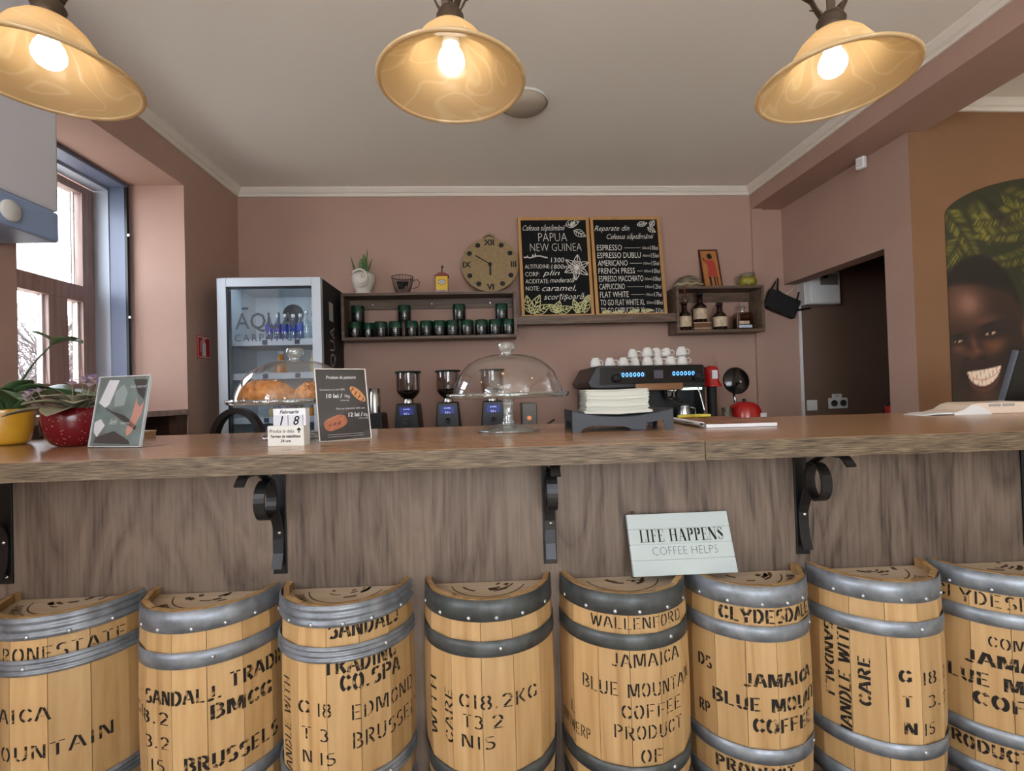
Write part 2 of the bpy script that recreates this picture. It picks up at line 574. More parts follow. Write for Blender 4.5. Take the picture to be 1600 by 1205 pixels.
def type2d(body, size, align='LEFT', shear=0.0, offset=0.0, spacing=1.0):
    """2D faces of a set line of type in Blender's own font"""
    key = (body, size, align, shear, offset, spacing)
    if key in _font_cache:
        return _font_cache[key]
    cu = bpy.data.curves.new('type', 'FONT')
    cu.body = body
    cu.size = size
    cu.align_x = align
    cu.shear = shear
    cu.offset = offset
    cu.space_character = spacing
    cu.resolution_u = 2
    o = bpy.data.objects.new('type', cu)
    COL.objects.link(o)
    bpy.context.view_layer.update()
    me = o.evaluated_get(bpy.context.evaluated_depsgraph_get()).to_mesh()
    v = [(p.co.x, p.co.y) for p in me.vertices]
    f = [tuple(p.vertices) for p in me.polygons]
    bpy.data.objects.remove(o)
    bpy.data.curves.remove(cu)
    _font_cache[key] = (v, f)
    return v, f


def put2d(mb, vf, fn, x=0.0, y=0.0, mi=0, fit=None, rot=0.0):
    """lay 2D faces on a surface: fn(x, y) -> 3D; fit = (width, height) to stretch the line to"""
    v, f = vf[0], vf[1]
    if fit and v:
        x0, x1 = min(p[0] for p in v), max(p[0] for p in v)
        sx = fit / max(x1 - x0, 1e-6)
        v = [((p[0] - x0) * sx, p[1]) for p in v]
    if rot:
        c, s = math.cos(rot), math.sin(rot)
        v = [(p[0] * c - p[1] * s, p[0] * s + p[1] * c) for p in v]
    mb.add([fn(p[0] + x, p[1] + y) for p in v], f, mi)


def strokes2d(mb, lines, fn, w, mi=0):
    for l in lines:
        v, f = ribbon(l, w, w, 9)
        mb.add([fn(*p) for p in v], f, mi)


def leaf_lines(x, y, ang, L, W, veins=4):
    """outline and veins of a drawn leaf"""
    c, s = math.cos(ang), math.sin(ang)
    T = lambda a, b: (x + a * c - b * s, y + a * s + b * c)
    up = [T(L * k / 8, W * math.sin(PI * (k / 8) ** 0.8)) for k in range(9)]
    dn = [T(L * k / 8, -W * math.sin(PI * (k / 8) ** 0.8)) for k in range(9)]
    out = [up, dn, [T(0, 0), T(L * .92, 0)]]
    for k in range(1, veins):
        a = L * k / veins * 0.85
        h = W * math.sin(PI * (a / L) ** 0.8) * 0.75
        out += [[T(a * .85, 0), T(a + L * .09, h)], [T(a * .85, 0), T(a + L * .09, -h)]]
    return out
# ------------------------------------------------------------------ the room
XL, YB, XB, XR, YF, ZC = -1.731, 3.63, 2.118, 2.368, 2.50, 2.755

struct(MB().box(-2.35, 4.7, -3.1, 3.75, -0.1, 0.0).build('floor', M_floor))
struct(MB().box(-2.35, 4.7, -3.1, 3.75, ZC, ZC + 0.1).build('ceiling', M_ceil))
b = MB()
b.box(-2.35, XL, -3.1, -1.6, 0, ZC).box(-2.35, XL, -1.6, 0.1, 0, 0.9).box(-2.35, XL, -1.6, 0.1, 2.6, ZC)
b.box(-2.35, XL, 0.1, 1.935, 0, ZC).box(-2.35, XL, 1.935, 2.985, 2.51, ZC).box(-2.35, -2.06, 1.935, 2.985, 0, 1.15)
b.box(-2.35, XL, 2.985, YB, 0, ZC)
struct(b.build('wall_left', M_wall))
struct(MB().box(-2.35, 4.7, YB, YB + 0.12, 0, ZC).build('wall_back', M_wall))
b = MB()
b.box(XR, XR + 0.12, 2.685, YB, 2.0, ZC).box(XR, XR + 0.12, YF + .001, 2.685, 0, ZC)
struct(b.build('wall_right', M_wall))
struct(MB().box(XR + .0005, 4.6, YF, 2.684, 0, ZC).build('wall_front_right', M_wall2))
struct(MB().box(2.494, 4.6, YB - .006, YB, 0, ZC).build('wall_passage', mat('passage_brown', srgb(118, 96, 82), .75, spec=.25, bump=.18, bscale=220)))  # thin slab, darker brown than the rest of the back wall
struct(MB().box(4.6, 4.7, -3.1, YB, 0, ZC).build('wall_far_right', M_trim))
b = MB()
b.box(-1.731, -0.6, -3.1, -3.0, 0, ZC).box(-0.6, 1.8, -3.1, -3.0, 0, 0.9).box(-0.6, 1.8, -3.1, -3.0, 2.5, ZC).box(1.8, 4.6, -3.1, -3.0, 0, ZC)
struct(b.build('wall_rear', M_trim))
struct(MB().box(XB, 2.46, -3.0, YB, 2.588, ZC).build('ceiling_beam', M_wall))
struct(MB().box(XB, 2.203, YB - 0.022, YB, 0, 2.588).build('trim_1', M_wall))

CPROF = [(0, 0), (0.012, 0), (0.018, 0.012), (0.018, 0.018), (0.03, 0.024), (0.044, 0.04), (0.05, 0.046), (0.05, 0.055), (0, 0.055)]


def cornice(name, p0, p1, inward):
    d = Vector(p1) - Vector(p0)
    n = Vector(inward)
    fn = lambda x, y, t: Vector(p0) + d * t + n * x + Vector((0, 0, y))
    return struct(MB().prism(CPROF, fn, 0, 1).build(name, M_trim))


cornice('trim_2', (XL, -3, ZC - .055), (XL, YB, ZC - .055), (1, 0, 0))
cornice('trim_3', (XL, YB, ZC - .055), (XB, YB, ZC - .055), (0, -1, 0))
cornice('trim_4', (XB, -3, ZC - .055), (XB, YB, ZC - .055), (-1, 0, 0))
cornice('trim_5', (2.46, YF, ZC - .055), (4.6, YF, ZC - .055), (0, -1, 0))
struct(MB().box(-2.10, XL + 0.012, 1.937, 2.983, 1.15, 1.182).build('trim_6', M_brown, bevel=.003))
# conduit on the back wall by the passage
c_ = MB().box(2.474, 2.494, YB - .014, YB, 0.0, 2.03).build('cable_trunking', M_white, bevel=.002)
tag(c_, 'slim white vertical cable trunking on the wall beside the passage opening', 'cable cover')

# bar window: outer frame tinted with sky blue, pale lining, brown sash with an upper light and two lower lights
win = struct(bpy.data.objects.new('window_1', None))
COL.objects.link(win)


def ring(x0, x1, ya, yb, za, zb, w, wb=None, wt=None):
    wb = w if wb is None else wb
    wt = w if wt is None else wt
    m = MB()
    m.box(x0, x1, ya, ya + w, za, zb).box(x0, x1, yb - w, yb, za, zb)
    m.box(x0, x1, ya + w, yb - w, zb - wt, zb)
    if wb:
        m.box(x0, x1, ya + w, yb - w, za, za + wb)
    return m


ring(-2.148, -2.036, 1.94, 2.984, 1.182, 2.509, 0.014, 0, 0.022).build('outer_frame', M_skytint, win, bevel=.003)
m = MB().box(-2.05, -2.036, 2.955, 2.972, 1.182, 2.49).build('frame_seal', M_iron, win)
ring(-2.235, -2.149, 1.94, 2.984, 1.182, 2.509, 0.010, 0, 0.035).build('window_lining', M_lining, win)
b = ring(-2.30, -2.236, 1.94, 2.984, 1.152, 2.47, 0.09, 0.10, 0.045)
b.box(-2.30, -2.236, 2.03, 2.894, 1.805, 1.897)
b.box(-2.30, -2.236, 2.672, 2.79, 1.252, 1.805)
b.box(-2.30, -2.236, 2.03, 2.30, 1.252, 1.805)
b.box(-2.30, -2.236, 2.30, 2.672, 1.252, 1.34).box(-2.30, -2.236, 2.79, 2.894, 1.252, 1.345)
b.build('sash', M_brown, win, bevel=.004)
MB().box(-2.278, -2.274, 2.025, 2.90, 1.895, 2.43).build('upper_pane', M_pane, win)
MB().box(-2.278, -2.274, 2.785, 2.90, 1.34, 1.81).build('lower_pane', M_pane, win)
MB().box(-2.278, -2.274, 2.295, 2.675, 1.335, 1.81).build('lower_pane', M_pane, win)
for y in (2.665, 2.888):
    MB().box(-2.272, -2.262, y - .004, y + .004, 1.34, 1.805).build('glazing_bead', M_white, win)
MB().box(-2.272, -2.262, 2.865, 2.873, 1.897, 2.425).build('glazing_bead', M_white, win)
for z in (1.72, 2.2):
    MB().box(-2.036, -2.024, 2.955, 2.967, z, z + .012).build('hinge_pin', M_steel, win)
# windows of the guest room
for nm, M4 in (('window_2', Matrix.Identity(4)), ('window_3', Matrix.Identity(4))):
    b = MB()
    if nm == 'window_2':
        for y in (-1.6, -0.78, 0.04):
            b.box(-1.80, -1.74, y, y + .06, .9, 2.6)
        b.box(-1.80, -1.74, -1.6, .1, .9, .96).box(-1.80, -1.74, -1.6, .1, 2.54, 2.6).box(-1.80, -1.74, -1.6, .1, 2.0, 2.05)
    else:
        for x in (-.6, .17, .97, 1.74):
            b.box(x, x + .06, -3.06, -3.0, .9, 2.5)
        b.box(-.6, 1.8, -3.06, -3.0, .9, .96).box(-.6, 1.8, -3.06, -3.0, 2.44, 2.5)
    struct(b.build(nm, M_brown))

# outdoors
struct(MB().box(-30, -2.6, -12, 30, -0.6, -0.5).build('ground', mat('street_ground', srgb(150, 146, 140), 0.9)))
M_bark = mat('bark', srgb(74, 66, 66), 0.9)


def bare_tree(seed, loc, h, label):
    rnd = random.Random(seed)
    root = thing('bare_tree', label, 'tree', loc, 0, 'bare trees outside the window')
    trunk, twigs = MB(), MB()
    trunk.tube([(0, 0, 0), (.05, .03, h * .25), (-.03, 0, h * .5)], [.11, .08, .05], 8)

    def grow(p, d, L, r, lev):
        pts = [p]
        for k in range(3):
            d = (d + Vector((rnd.uniform(-.3, .3), rnd.uniform(-.3, .3), rnd.uniform(-.12, .22)))).normalized()
            pts.append(pts[-1] + d * L / 3)
        twigs.tube(pts, [r, r * .85, r * .7, r * .5], 4, caps=False)
        if lev:
            for k in range(5):
                q = pts[1 + k % 3]
                dd = (d + Vector((rnd.uniform(-1, 1), rnd.uniform(-1, 1), rnd.uniform(-.5, .7)))).normalized()
                grow(q, dd, L * .62, r * .55, lev - 1)
    for k in range(14):
        a = rnd.uniform(0, 2 * PI)
        grow(Vector((0, 0, h * (.12 + .03 * k))), Vector((math.cos(a), math.sin(a), rnd.uniform(.2, .9))).normalized(), h * .42, .036, 3)
    trunk.build('trunk', M_bark, root)
    twigs.build('branches', M_bark, root)


bare_tree(3, (-6.6, 6.9, -.5), 3.2, 'bare leafless tree outside, seen through the lower left window light')
bare_tree(5, (-10.2, 12.4, -.5), 3.9, 'bare leafless tree outside, seen through the narrow lower right window light')
# ------------------------------------------------------------------ pendant lamps, ceiling and wall fittings
def shade_mat():
    m = bpy.data.materials.new('alabaster_glass')
    m.use_nodes = True
    nt = m.node_tree
    L = nt.links.new
    nt.nodes.remove(nt.nodes['Principled BSDF'])
    tc = nt.nodes.new('ShaderNodeTexCoord')
    n1 = nt.nodes.new('ShaderNodeTexNoise'); n1.inputs['Scale'].default_value = 6; n1.inputs['Detail'].default_value = 1
    n1.inputs['Distortion'].default_value = 1.2
    L(tc.outputs['Object'], n1.inputs['Vector'])
    r = nt.nodes.new('ShaderNodeValToRGB')          # thin milky swirls
    e = r.color_ramp.elements
    base, swirl = srgb(236, 212, 166), srgb(246, 228, 190)
    e[0].position, e[0].color = .475, (*base, 1)
    e[1].position, e[1].color = .525, (*base, 1)
    k = e.new(.5); k.color = (*swirl, 1)
    L(n1.outputs['Fac'], r.inputs[0])
    df = nt.nodes.new('ShaderNodeBsdfDiffuse'); tr = nt.nodes.new('ShaderNodeBsdfTranslucent')
    L(r.outputs[0], df.inputs[0]); L(r.outputs[0], tr.inputs[0])
    mx = nt.nodes.new('ShaderNodeMixShader'); mx.inputs[0].default_value = .55
    L(df.outputs[0], mx.inputs[1]); L(tr.outputs[0], mx.inputs[2])
    gl = nt.nodes.new('ShaderNodeBsdfGlossy'); gl.inputs['Roughness'].default_value = .15
    m2 = nt.nodes.new('ShaderNodeMixShader'); m2.inputs[0].default_value = .06
    L(mx.outputs[0], m2.inputs[1]); L(gl.outputs[0], m2.inputs[2])
    L(m2.outputs[0], nt.nodes['Material Output'].inputs[0])
    return m


M_shade = shade_mat()
M_bulb = mat('lit_bulb', (1, 1, 1), .5, emit=(1.0, .89, .73), estr=12)


def make_lamp(loc, label):
    t = thing('pendant_lamp', label, 'lamp', loc, 0, 'pendant lamps over the bar')
    prof = [(.165, 0), (.161, .004), (.148, .010), (.128, .020), (.108, .034), (.094, .052), (.083, .074), (.068, .097), (.048, .117), (.026, .128)]
    inner = [(r - .004, z - .0035) for r, z in reversed(prof)]
    inner[-1] = (.160, -.001)
    sh = MB().lathe(prof + inner, 56, closed=True).build('lamp_shade', M_shade, t)
    MB().lathe([(.160 + .006 * math.cos(a), .001 + .004 * math.sin(a)) for a in [2 * PI * k / 8 for k in range(8)]], 56, closed=True).build('rolled_rim', M_shade, sh)
    bl = MB().lathe([(.0001, .020), (.012, .0215), (.022, .028), (.029, .040), (.030, .052), (.026, .066), (.018, .080), (.014, .088)], 24)
    bl.build('bulb', M_bulb, t)
    MB().lathe([(.014, .085), (.019, .086), (.019, .118), (.014, .13), (.003, .13)], 20).build('bulb_socket', M_offw, t)
    nk = MB().lathe([(.028, .126), (.032, .130), (.027, .140), (.031, .150), (.026, .160), (.020, .170), (.009, .178), (.0001, .178)], 20)
    nk.build('socket_cup', M_bronze, t)
    for k in range(5):                                # wrought leaves around the stem
        a = 2 * PI * k / 5 + .5
        lf = MB()
        pts = [(math.cos(a) * r, math.sin(a) * r, z) for r, z in ((.018, .160), (.030, .182), (.040, .206), (.058, .222))]
        lf.strap(pts, (-math.sin(a), math.cos(a), 0), .016, .003)
        lf.build('wrought_leaf', M_bronze, t)
    MB().tube([(0, 0, .17), (0, 0, .79)], .008, 10).build('stem', M_bronze, t)
    MB().lathe([(.0001, .79), (.05, .79), (.055, .80), (.055, .824), (.0001, .824)], 24).build('ceiling_rose', M_bronze, t)
    return t


lamp = make_lamp((-.047, 1.087, 1.922), 'middle pendant lamp with alabaster glass shade and lit bulb')
dup(lamp, (.843, 1.079, 1.922), 1.1, 'right-hand pendant lamp with tilted-looking alabaster shade, by the ceiling beam')
dup(lamp, (-.898, 1.083, 1.922), 2.3, 'left-hand pendant lamp with alabaster shade, cut by the photo edge near the window')

t = thing('ceiling_light', 'flat round unlit ceiling light partly hidden behind the middle lamp', 'ceiling light', (.263, 2.535, ZC))
MB().lathe([(.0001, -.045), (.06, -.042), (.105, -.028), (.124, -.006), (.126, 0)], 40).build('diffuser', mat('dull_opal', srgb(176, 164, 146), .5), t)
MB().lathe([(.127, -.012), (.131, -.008), (.131, 0), (.127, 0)], 40).build('base_ring', M_offw, t)

t = thing('motion_sensor', 'small white motion sensor high on the right wall', 'sensor', (XR - .001, 2.805, 2.565))
MB().box(-.045, -.012, -.026, .026, -.045, .045).build('sensor_body', M_white, t, rot=(0, 0, .35), bevel=.008)
MB().box(-.049, -.044, -.018, .018, -.03, .01).build('sensor_lens', M_offw, t, rot=(0, 0, .35), bevel=.004)
MB().tube([(-.02, 0, .02), (0, 0, .03)], .008).build('bracket', M_white, t)

# fuse box, switch and sockets in the passage
t = thing('fuse_box', 'white electrical fuse box under the passage lintel', 'fuse box', (2.62, YB - .006, 1.955))
MB().box(-.145, .145, -.075, 0, -.125, .125).build('box_body', M_offw, t, bevel=.006)
MB().box(-.095, .135, -.083, -.075, -.115, .115).build('cover', M_white, t, bevel=.004)
MB().box(-.02, .12, -.0855, -.083, .02, .10).build('flap', mat('smoke_flap', srgb(120, 112, 104), .3), t)
MB().box(-.005, .035, -.088, -.0855, .07, .095).build('breaker', M_black, t)
t = thing('light_switch', 'square white light switch in the passage, left of the sockets', 'switch', (2.551, YB - .006, 1.057))
MB().box(-.041, .041, -.012, 0, -.041, .041).build('switch_plate', M_white, t, bevel=.004)
MB().box(-.026, .026, -.017, -.012, -.026, .026).build('rocker', M_white, t, bevel=.002)
t = thing('wall_socket', 'white double wall socket in the passage beside the light switch', 'socket', (2.762, YB - .006, 1.068))
MB().box(-.077, .077, -.012, 0, -.041, .041).build('socket_plate', M_white, t, bevel=.004)
for x in (-.036, .036):
    MB().lathe([(.025, -.0), (.025, .005), (.021, .005), (.020, -.0), (.0001, -.0)], 20).build('outlet', mat('socket_well', srgb(60, 58, 56), .5), t, loc=(x, -.014, 0), rot=(PI / 2, 0, 0))
    for d in (-.008, .008):
        MB().cyl((d, 0, 0), .0025, .004, 8).build('pin_hole', M_black, t, loc=(x, -.016, 0), rot=(PI / 2, 0, 0))
t = thing('socket_label', 'small white label strip stuck above the double socket', 'label', (2.758, YB - .006, 1.125))
MB().box(-.039, .039, -.004, 0, -.015, .015).build('label_plate', M_white, t)
b = MB()
put2d(b, type2d('220V', .018, 'CENTER'), lambda x, y: (x, -.0046, y), 0, -.006)
b.build('lettering', M_black, t)

# fire extinguisher sign on the left wall
t = thing('fire_extinguisher_sign', 'red square sign with white extinguisher picture on the left wall', 'sign', (XL, 3.158, 1.562), PI / 2)
MB().box(-.074, .074, -.004, 0, -.07, .07).build('sign_plate', mat('sign_red', srgb(190, 40, 40), .5), t, bevel=.002)
b = MB()
f = lambda x, y: (x, -.0046, y)
for poly in ([(-.02, -.055), (.02, -.055), (.02, .02), (.012, .032), (-.012, .032), (-.02, .02)], [(-.007, .034), (.007, .034), (.007, .046), (-.007, .046)],
             [(-.016, .048), (.024, .052), (.024, .057), (-.016, .056)]):
    b.add([f(*p) for p in poly], [tuple(range(len(poly)))])
strokes2d(b, [[(-.01, .04), (-.03, .036), (-.036, .01), (-.034, -.03)], [(-.066, -.062), (.066, -.062), (.066, .062), (-.066, .062), (-.066, -.062)]], f, .005)
b.build('extinguisher_picture', M_paper, t)

# wall-hung boiler at the left
t = thing('wall_boiler', 'white wall-hung boiler at upper left with a control panel tinted grey-blue as by skylight', 'boiler', (XL, 1.46, 1.806))
MB().box(.001, .231, -.42, .382, .11, .86).build('casing', mat('boiler_white', srgb(200, 200, 206), .5), t, bevel=.012)
MB().box(.001, .231, -.42, .382, 0, .11).build('control_panel', mat('boiler_panel_skylit', srgb(132, 152, 184), .4), t, bevel=.010)  # white panel; the blue skylight on it is put into its colour
MB().lathe([(.0001, .010), (.030, .010), (.034, .006), (.034, 0)], 28).build('dial', M_offw, t, loc=(.231, .195, .05), rot=(0, PI / 2, 0))
MB().cyl((.1, -.1, -.12), .012, .12, 12).build('pipe', M_steel, t)

# dark cabinet under the window
t = thing('low_cabinet', 'dark wooden cabinet with an open front under the window', 'cabinet', (-1.86, 2.93, 0))
b = MB()
b.box(-.165, .125, -.05, .05, 1.12, 1.149).box(.085, .125, -.05, .05, 0, 1.12).box(-.165, -.145, -.05, .05, 0, 1.12).box(-.145, .085, .03, .05, 0, 1.12)
b.build('carcass', M_cab, t, bevel=.002)
MB().box(-.145, .085, -.04, .03, .8, .815).build('shelf', M_cab, t)

# ------------------------------------------------------------------ chalk boards and shelves on the back wall
def box_shelf(name, label, x0, x1, z0, z1, yf=3.45, th=.020, rail=.05):
    t = thing(name, label, 'shelf', (x0, YB, z0))
    w, h, d = x1 - x0, z1 - z0, YB - yf
    MB().box(0, w, -d, 0, h - th, h).build('top_board', M_shelf, t, bevel=.0015)
    MB().box(0, w, -d, 0, 0, th).build('bottom_board', M_shelf, t, bevel=.0015)
    MB().box(0, th, -d, 0, th, h - th).build('side_panel', M_shelf, t)
    MB().box(w - th, w, -d, 0, th, h - th).build('side_panel', M_shelf, t)
    MB().box(th, w - th, -th, 0, h - th - rail * 1.4, h - th).build('hanging_rail', M_shelf, t)
    MB().box(th, w - th, -th, 0, th, th + .03).build('lower_rail', M_shelf, t)
    for k in (.15, .5, .85):
        MB().cyl((0, 0, 0), .005, .003, 8).build('screw_cap', M_steel, t, loc=(w * k, -th, h - th - rail * .7), rot=(PI / 2, 0, 0))
    return t


box_shelf('wall_shelf', 'long open box shelf holding green tins, left of the chalkboards', -.962, .266, 1.620, 1.950)
box_shelf('wall_shelf', 'short open box shelf holding bottles, right of the chalkboards', 1.434, 2.098, 1.622, 1.962)
t = thing('wall_ledge', 'narrow wooden ledge under the two chalkboards', 'shelf', (.266, YB, 1.722))
MB().box(0, 1.168, -.16, 0, .02, .048).build('ledge_board', M_shelf, t, bevel=.0015)
MB().box(0, 1.168, -.16, -.142, -.012, .02).build('front_lip', M_shelf, t)

M_slateb = mat('chalkboard', srgb(22, 22, 22), .85, spec=.2, vary=.25, vscale=6)
M_chalk = mat('white_chalk', srgb(226, 224, 214), .9, spec=.1)
M_chalky = mat('pale_yellow_chalk', srgb(206, 204, 150), .9, spec=.1)
M_pine = mat('pine_frame', srgb(188, 142, 86), .55, vary=.12, vscale=30, stretch=(1, 1, .1))


def chalkboard(label, x0, w, h, lines, drawings, twist=0):
    """board standing on the ledge, leaning back on the wall"""
    t = thing('chalkboard', label, 'chalkboard', (x0, 3.502, 1.7705), 0)
    lean = -math.atan2(.105, h)
    p = MB().box(0, w, 0, .012, 0, h).build('board', M_slateb, t, rot=(lean, 0, twist))
    b = MB()
    fw = .022
    b.box(0, fw, -.008, .014, 0, h).box(w - fw, w, -.008, .014, 0, h).box(fw, w - fw, -.008, .014, h - fw, h).box(fw, w - fw, -.008, .014, 0, fw * .5)
    b.build('frame', M_pine, t, rot=(lean, 0, twist), bevel=.002)
    f = lambda x, y: (x, -.0012, y)
    for body, size, x, y, fit, shear in lines:
        b = MB()
        put2d(b, type2d(body, size, 'LEFT', shear, -.0004 if body not in ('PAPUA', 'NEW GUINEA') else -.0022), f, x, y, 0, fit)
        b.build('chalk_lettering', M_chalk, t, rot=(lean, 0, twist))
    for nm, ls, wd, m in drawings:
        b = MB()
        strokes2d(b, ls, f, wd)
        b.build(nm, m, t, rot=(lean, 0, twist))
    return t


def flower(x, y, r, n=6, a0=0):
    out = []
    for k in range(n):
        out += leaf_lines(x, y, a0 + 2 * PI * k / n, r, r * .24, 2)
    out.append(arc(x, y, r * .15, r * .15, 0, 360, 8))
    return out


W1, H1 = .535, .765
l1 = [('Cafeaua săptămânii', .062, .035, .662, .32, .45), ('PAPUA', .10, .15, .575, .215, 0), ('NEW GUINEA', .092, .085, .498, .385, 0),
      ('1300', .055, .235, .41, .10, .1), ('ALTITUDINE:', .045, .04, .365, .185, 0), ('1800m', .05, .235, .36, .13, .15),
      ('CORP:', .048, .04, .305, .105, 0), ('plin', .058, .17, .31, .125, .35), ('ACIDITATE:', .048, .04, .25, .17, 0), ('moderată', .055, .22, .255, .185, .35),
      ('NOTE:', .048, .04, .195, .10, 0), ('caramel,', .065, .16, .19, .25, .35), ('scorțișoară', .065, .17, .125, .30, .35)]
d1 = [('chalk_scribble', [[(.035 + .0045 * k, .455 + (.012 if k % 3 == 0 else -.008) * math.sin(k * 1.9) + (.022 if k in (6, 15, 19) else 0)) for k in range(40)]], .004, M_chalk),
      ('lily_drawing', flower(.425, .37, .10, 6, .4) + [[(.42, .36), (.40, .28)]], .0035, M_chalk),
      ('leaf_drawing', leaf_lines(.36, .70, .3, .11, .03) + leaf_lines(.42, .66, -.5, .10, .028) + leaf_lines(.40, .69, 1.0, .05, .015), .003, M_chalk),
      ('leaf_border', leaf_lines(.07, .02, 1.1, .16, .035) + leaf_lines(.09, .02, .5, .14, .032) + leaf_lines(.06, .03, 1.7, .13, .03) +
       leaf_lines(.25, .02, 1.2, .10, .03) + leaf_lines(.26, .03, .3, .12, .03) + leaf_lines(.26, .03, 2.3, .08, .025) +
       leaf_lines(.40, .02, .9, .12, .03) + leaf_lines(.42, .02, 1.9, .11, .026) + leaf_lines(.46, .02, 1.3, .14, .03) + leaf_lines(.47, .1, .9, .07, .02), .0045, M_chalky)]
chalkboard('chalkboard with PAPUA NEW GUINEA written in white chalk', .304, W1, H1, l1, d1)
W2 = .535
l2 = [('Reparate din', .062, .03, .655, .27, .45), ('Cafeaua săptămânii', .058, .12, .59, .36, .45)]
rows = [('ESPRESSO', '50ml-', '10lei', .19), ('ESPRESSO DUBLU', '40ml-', '15lei', .33), ('AMERICANO', '100ml-', '15lei', .225), ('FRENCH PRESS', '100ml-', '10lei', .275),
        ('ESPRESSO MACCHIATO', '50ml-', '10lei', .335), ('CAPPUCCINO', '190ml-', '12lei', .19), ('FLAT WHITE', '190ml-', '17lei', .215),
        ('TO GO FLAT WHITE XL', '350ml-', '18lei', .33), ('TO GO CAPPUCCINO XL', '450ml-', '21lei', .33)]
dl = []
for i, (a, v, p, wd) in enumerate(rows):
    y = .50 - i * .061
    l2 += [(a, .064, .04, y, wd, .04), (v, .03, .385, y + .006, .06, .1), (p, .05, .447, y, .06, .1)]
    if wd < .3:
        dl.append([(.045 + wd + .012, y + .018), (.375, y + .018)])
d2 = [('ruled_lines', dl, .0022, M_chalk),
      ('leaf_drawing', leaf_lines(.36, .70, .2, .08, .02) + leaf_lines(.46, .69, .9, .06, .02) + leaf_lines(.44, .68, -.6, .07, .02), .003, M_chalk),
      ('leaf_border', leaf_lines(.05, .018, .2, .06, .012) + leaf_lines(.13, .016, .1, .08, .012) + leaf_lines(.25, .016, .25, .08, .013) + leaf_lines(.34, .025, .1, .09, .012), .004, M_chalky)]
chalkboard('chalkboard with the coffee price list, right-hand of the pair', .850, W2, H1, l2, d2)
# ------------------------------------------------------------------ the bar counter
def at_counter(name, label, cat, u, v, z=0.0, rz=0.0, group=None):
    return thing(name, label, cat, CW(u, v, z), CA + rz, group)


ZT, TH, DEP, US = 1.10, .044, .77, .505
for nm, u0, u1, lab in (('bar_worktop', -1.672, US - .0012, 'long left-hand oak bar worktop running under the cake stands'),
                        ('bar_worktop', US + .0012, 2.15, 'right-hand oak bar worktop beyond the butt joint, under the notebook')):
    t = at_counter(nm, lab, 'worktop', u0, 0, ZT)
    MB().box(0, u1 - u0, .002, DEP, -TH, 0).build('slab', M_top, t, bevel=.0015)
    MB().box(0, u1 - u0, 0, .0019, -TH, -.0005).build('edge_band', M_edge, t)['label'] = 'coarse grained front edge'
t = at_counter('bar_counter', 'upright oak veneer front panel of the bar behind the barrels', 'bar front', -1.69, .19, 0)
MB().box(0, 3.80, 0, .018, 0, ZT - TH).build('front_panel', M_panel, t)
MB().box(0, 3.80, .018, .46, 0, .05).build('base_board', M_shelf, t)
b = MB()
for x in (0, 1.25, 2.5, 3.78):
    b.box(x, x + .018, .018, .46, .05, ZT - TH)
b.build('inner_frame', M_shelf, t)
t = at_counter('barrel_plinth', 'low wooden plinth under the row of half barrels', 'plinth', -1.69, .19, 0)
MB().box(0, 3.80, -.21, -.001, 0, .210).build('plinth_front', M_panel, t)
MB().box(0, 3.80, -.215, -.001, .210, .2265).build('plinth_top', M_shelf, t)


def bracket(u, label):
    t = at_counter('shelf_bracket', label, 'bracket', u, .19, .770, 0, 'scrolled iron brackets under the bar')
    b = MB()
    b.strap([(0, -.003, 0), (0, -.003, .284)], (1, 0, 0), .035, .005)
    b.build('wall_bar', M_iron, t, bevel=.001)
    MB().strap([(0, -.001, .281), (0, -.172, .281)], (1, 0, 0), .030, .005).build('top_bar', M_iron, t, bevel=.001)
    pts = [(0, -.024, .018), (0, -.012, .055), (0, -.008, .09), (0, -.009, .115)]
    # the strap swings off the wall bar, curls round a ring and runs up to the top bar
    pts += [(0, -.016, .135)]
    cy, cz, R = -.075, .205, .041
    pts += [(0, cy + .74 * R * 1.15 * math.cos(a), cz + R * 1.15 * math.sin(a)) for a in [math.radians(x) for x in range(-20, 95, 12)]]
    pts += [(0, cy + .74 * R * (1.12 - .0012 * i) * math.cos(a), cz + R * (1.12 - .0012 * i) * math.sin(a)) for i, a in enumerate([math.radians(x) for x in range(95, 440, 14)])]
    MB().strap(pts, (1, 0, 0), .026, .005).build('scroll', M_iron, t)
    MB().strap([(0, cy + .03, cz + .04), (0, -.075, .262), (0, -.10, .276)], (1, 0, 0), .022, .005).build('tie_strap', M_iron, t)
    MB().strap([(0, -.172, .281), (0, -.182, .276), (0, -.196, .262)], (1, 0, 0), .022, .005).build('front_tip', M_iron, t)
    for z in (.018, .10):
        MB().lathe([(.0001, .003), (.004, .002), (.005, 0)], 10).build('screw', M_steel, t, loc=(.003, -.0055 if z < .05 else -.012, z if z < .05 else .108), rot=(PI / 2, 0, 0))
    return t


br = bracket(-.542, 'scrolled black iron bracket under the bar, above the gap between second and third barrels')
for u, lab in ((-1.238, 'scrolled black iron bracket cut by the left photo edge'), (.162, 'scrolled black iron bracket above the fourth and fifth barrels, left of the white sign'),
               (.838, 'scrolled black iron bracket right of the white sign'), (1.462, 'scrolled black iron bracket at the right photo edge')):
    dup(br, CW(u, .19, .770), CA, lab)

# ------------------------------------------------------------------ half barrels
ZB, BH = .228, .520
M_hoopd = mat('dark_galvanised_hoop', srgb(76, 80, 80), .45, .45, vary=.4, vscale=22, bump=.15, bscale=80)


RS = 1.0


def rad(z):
    return RS * (.1600 + .0075 * (1 - ((z - BH / 2) / (BH / 2)) ** 2))


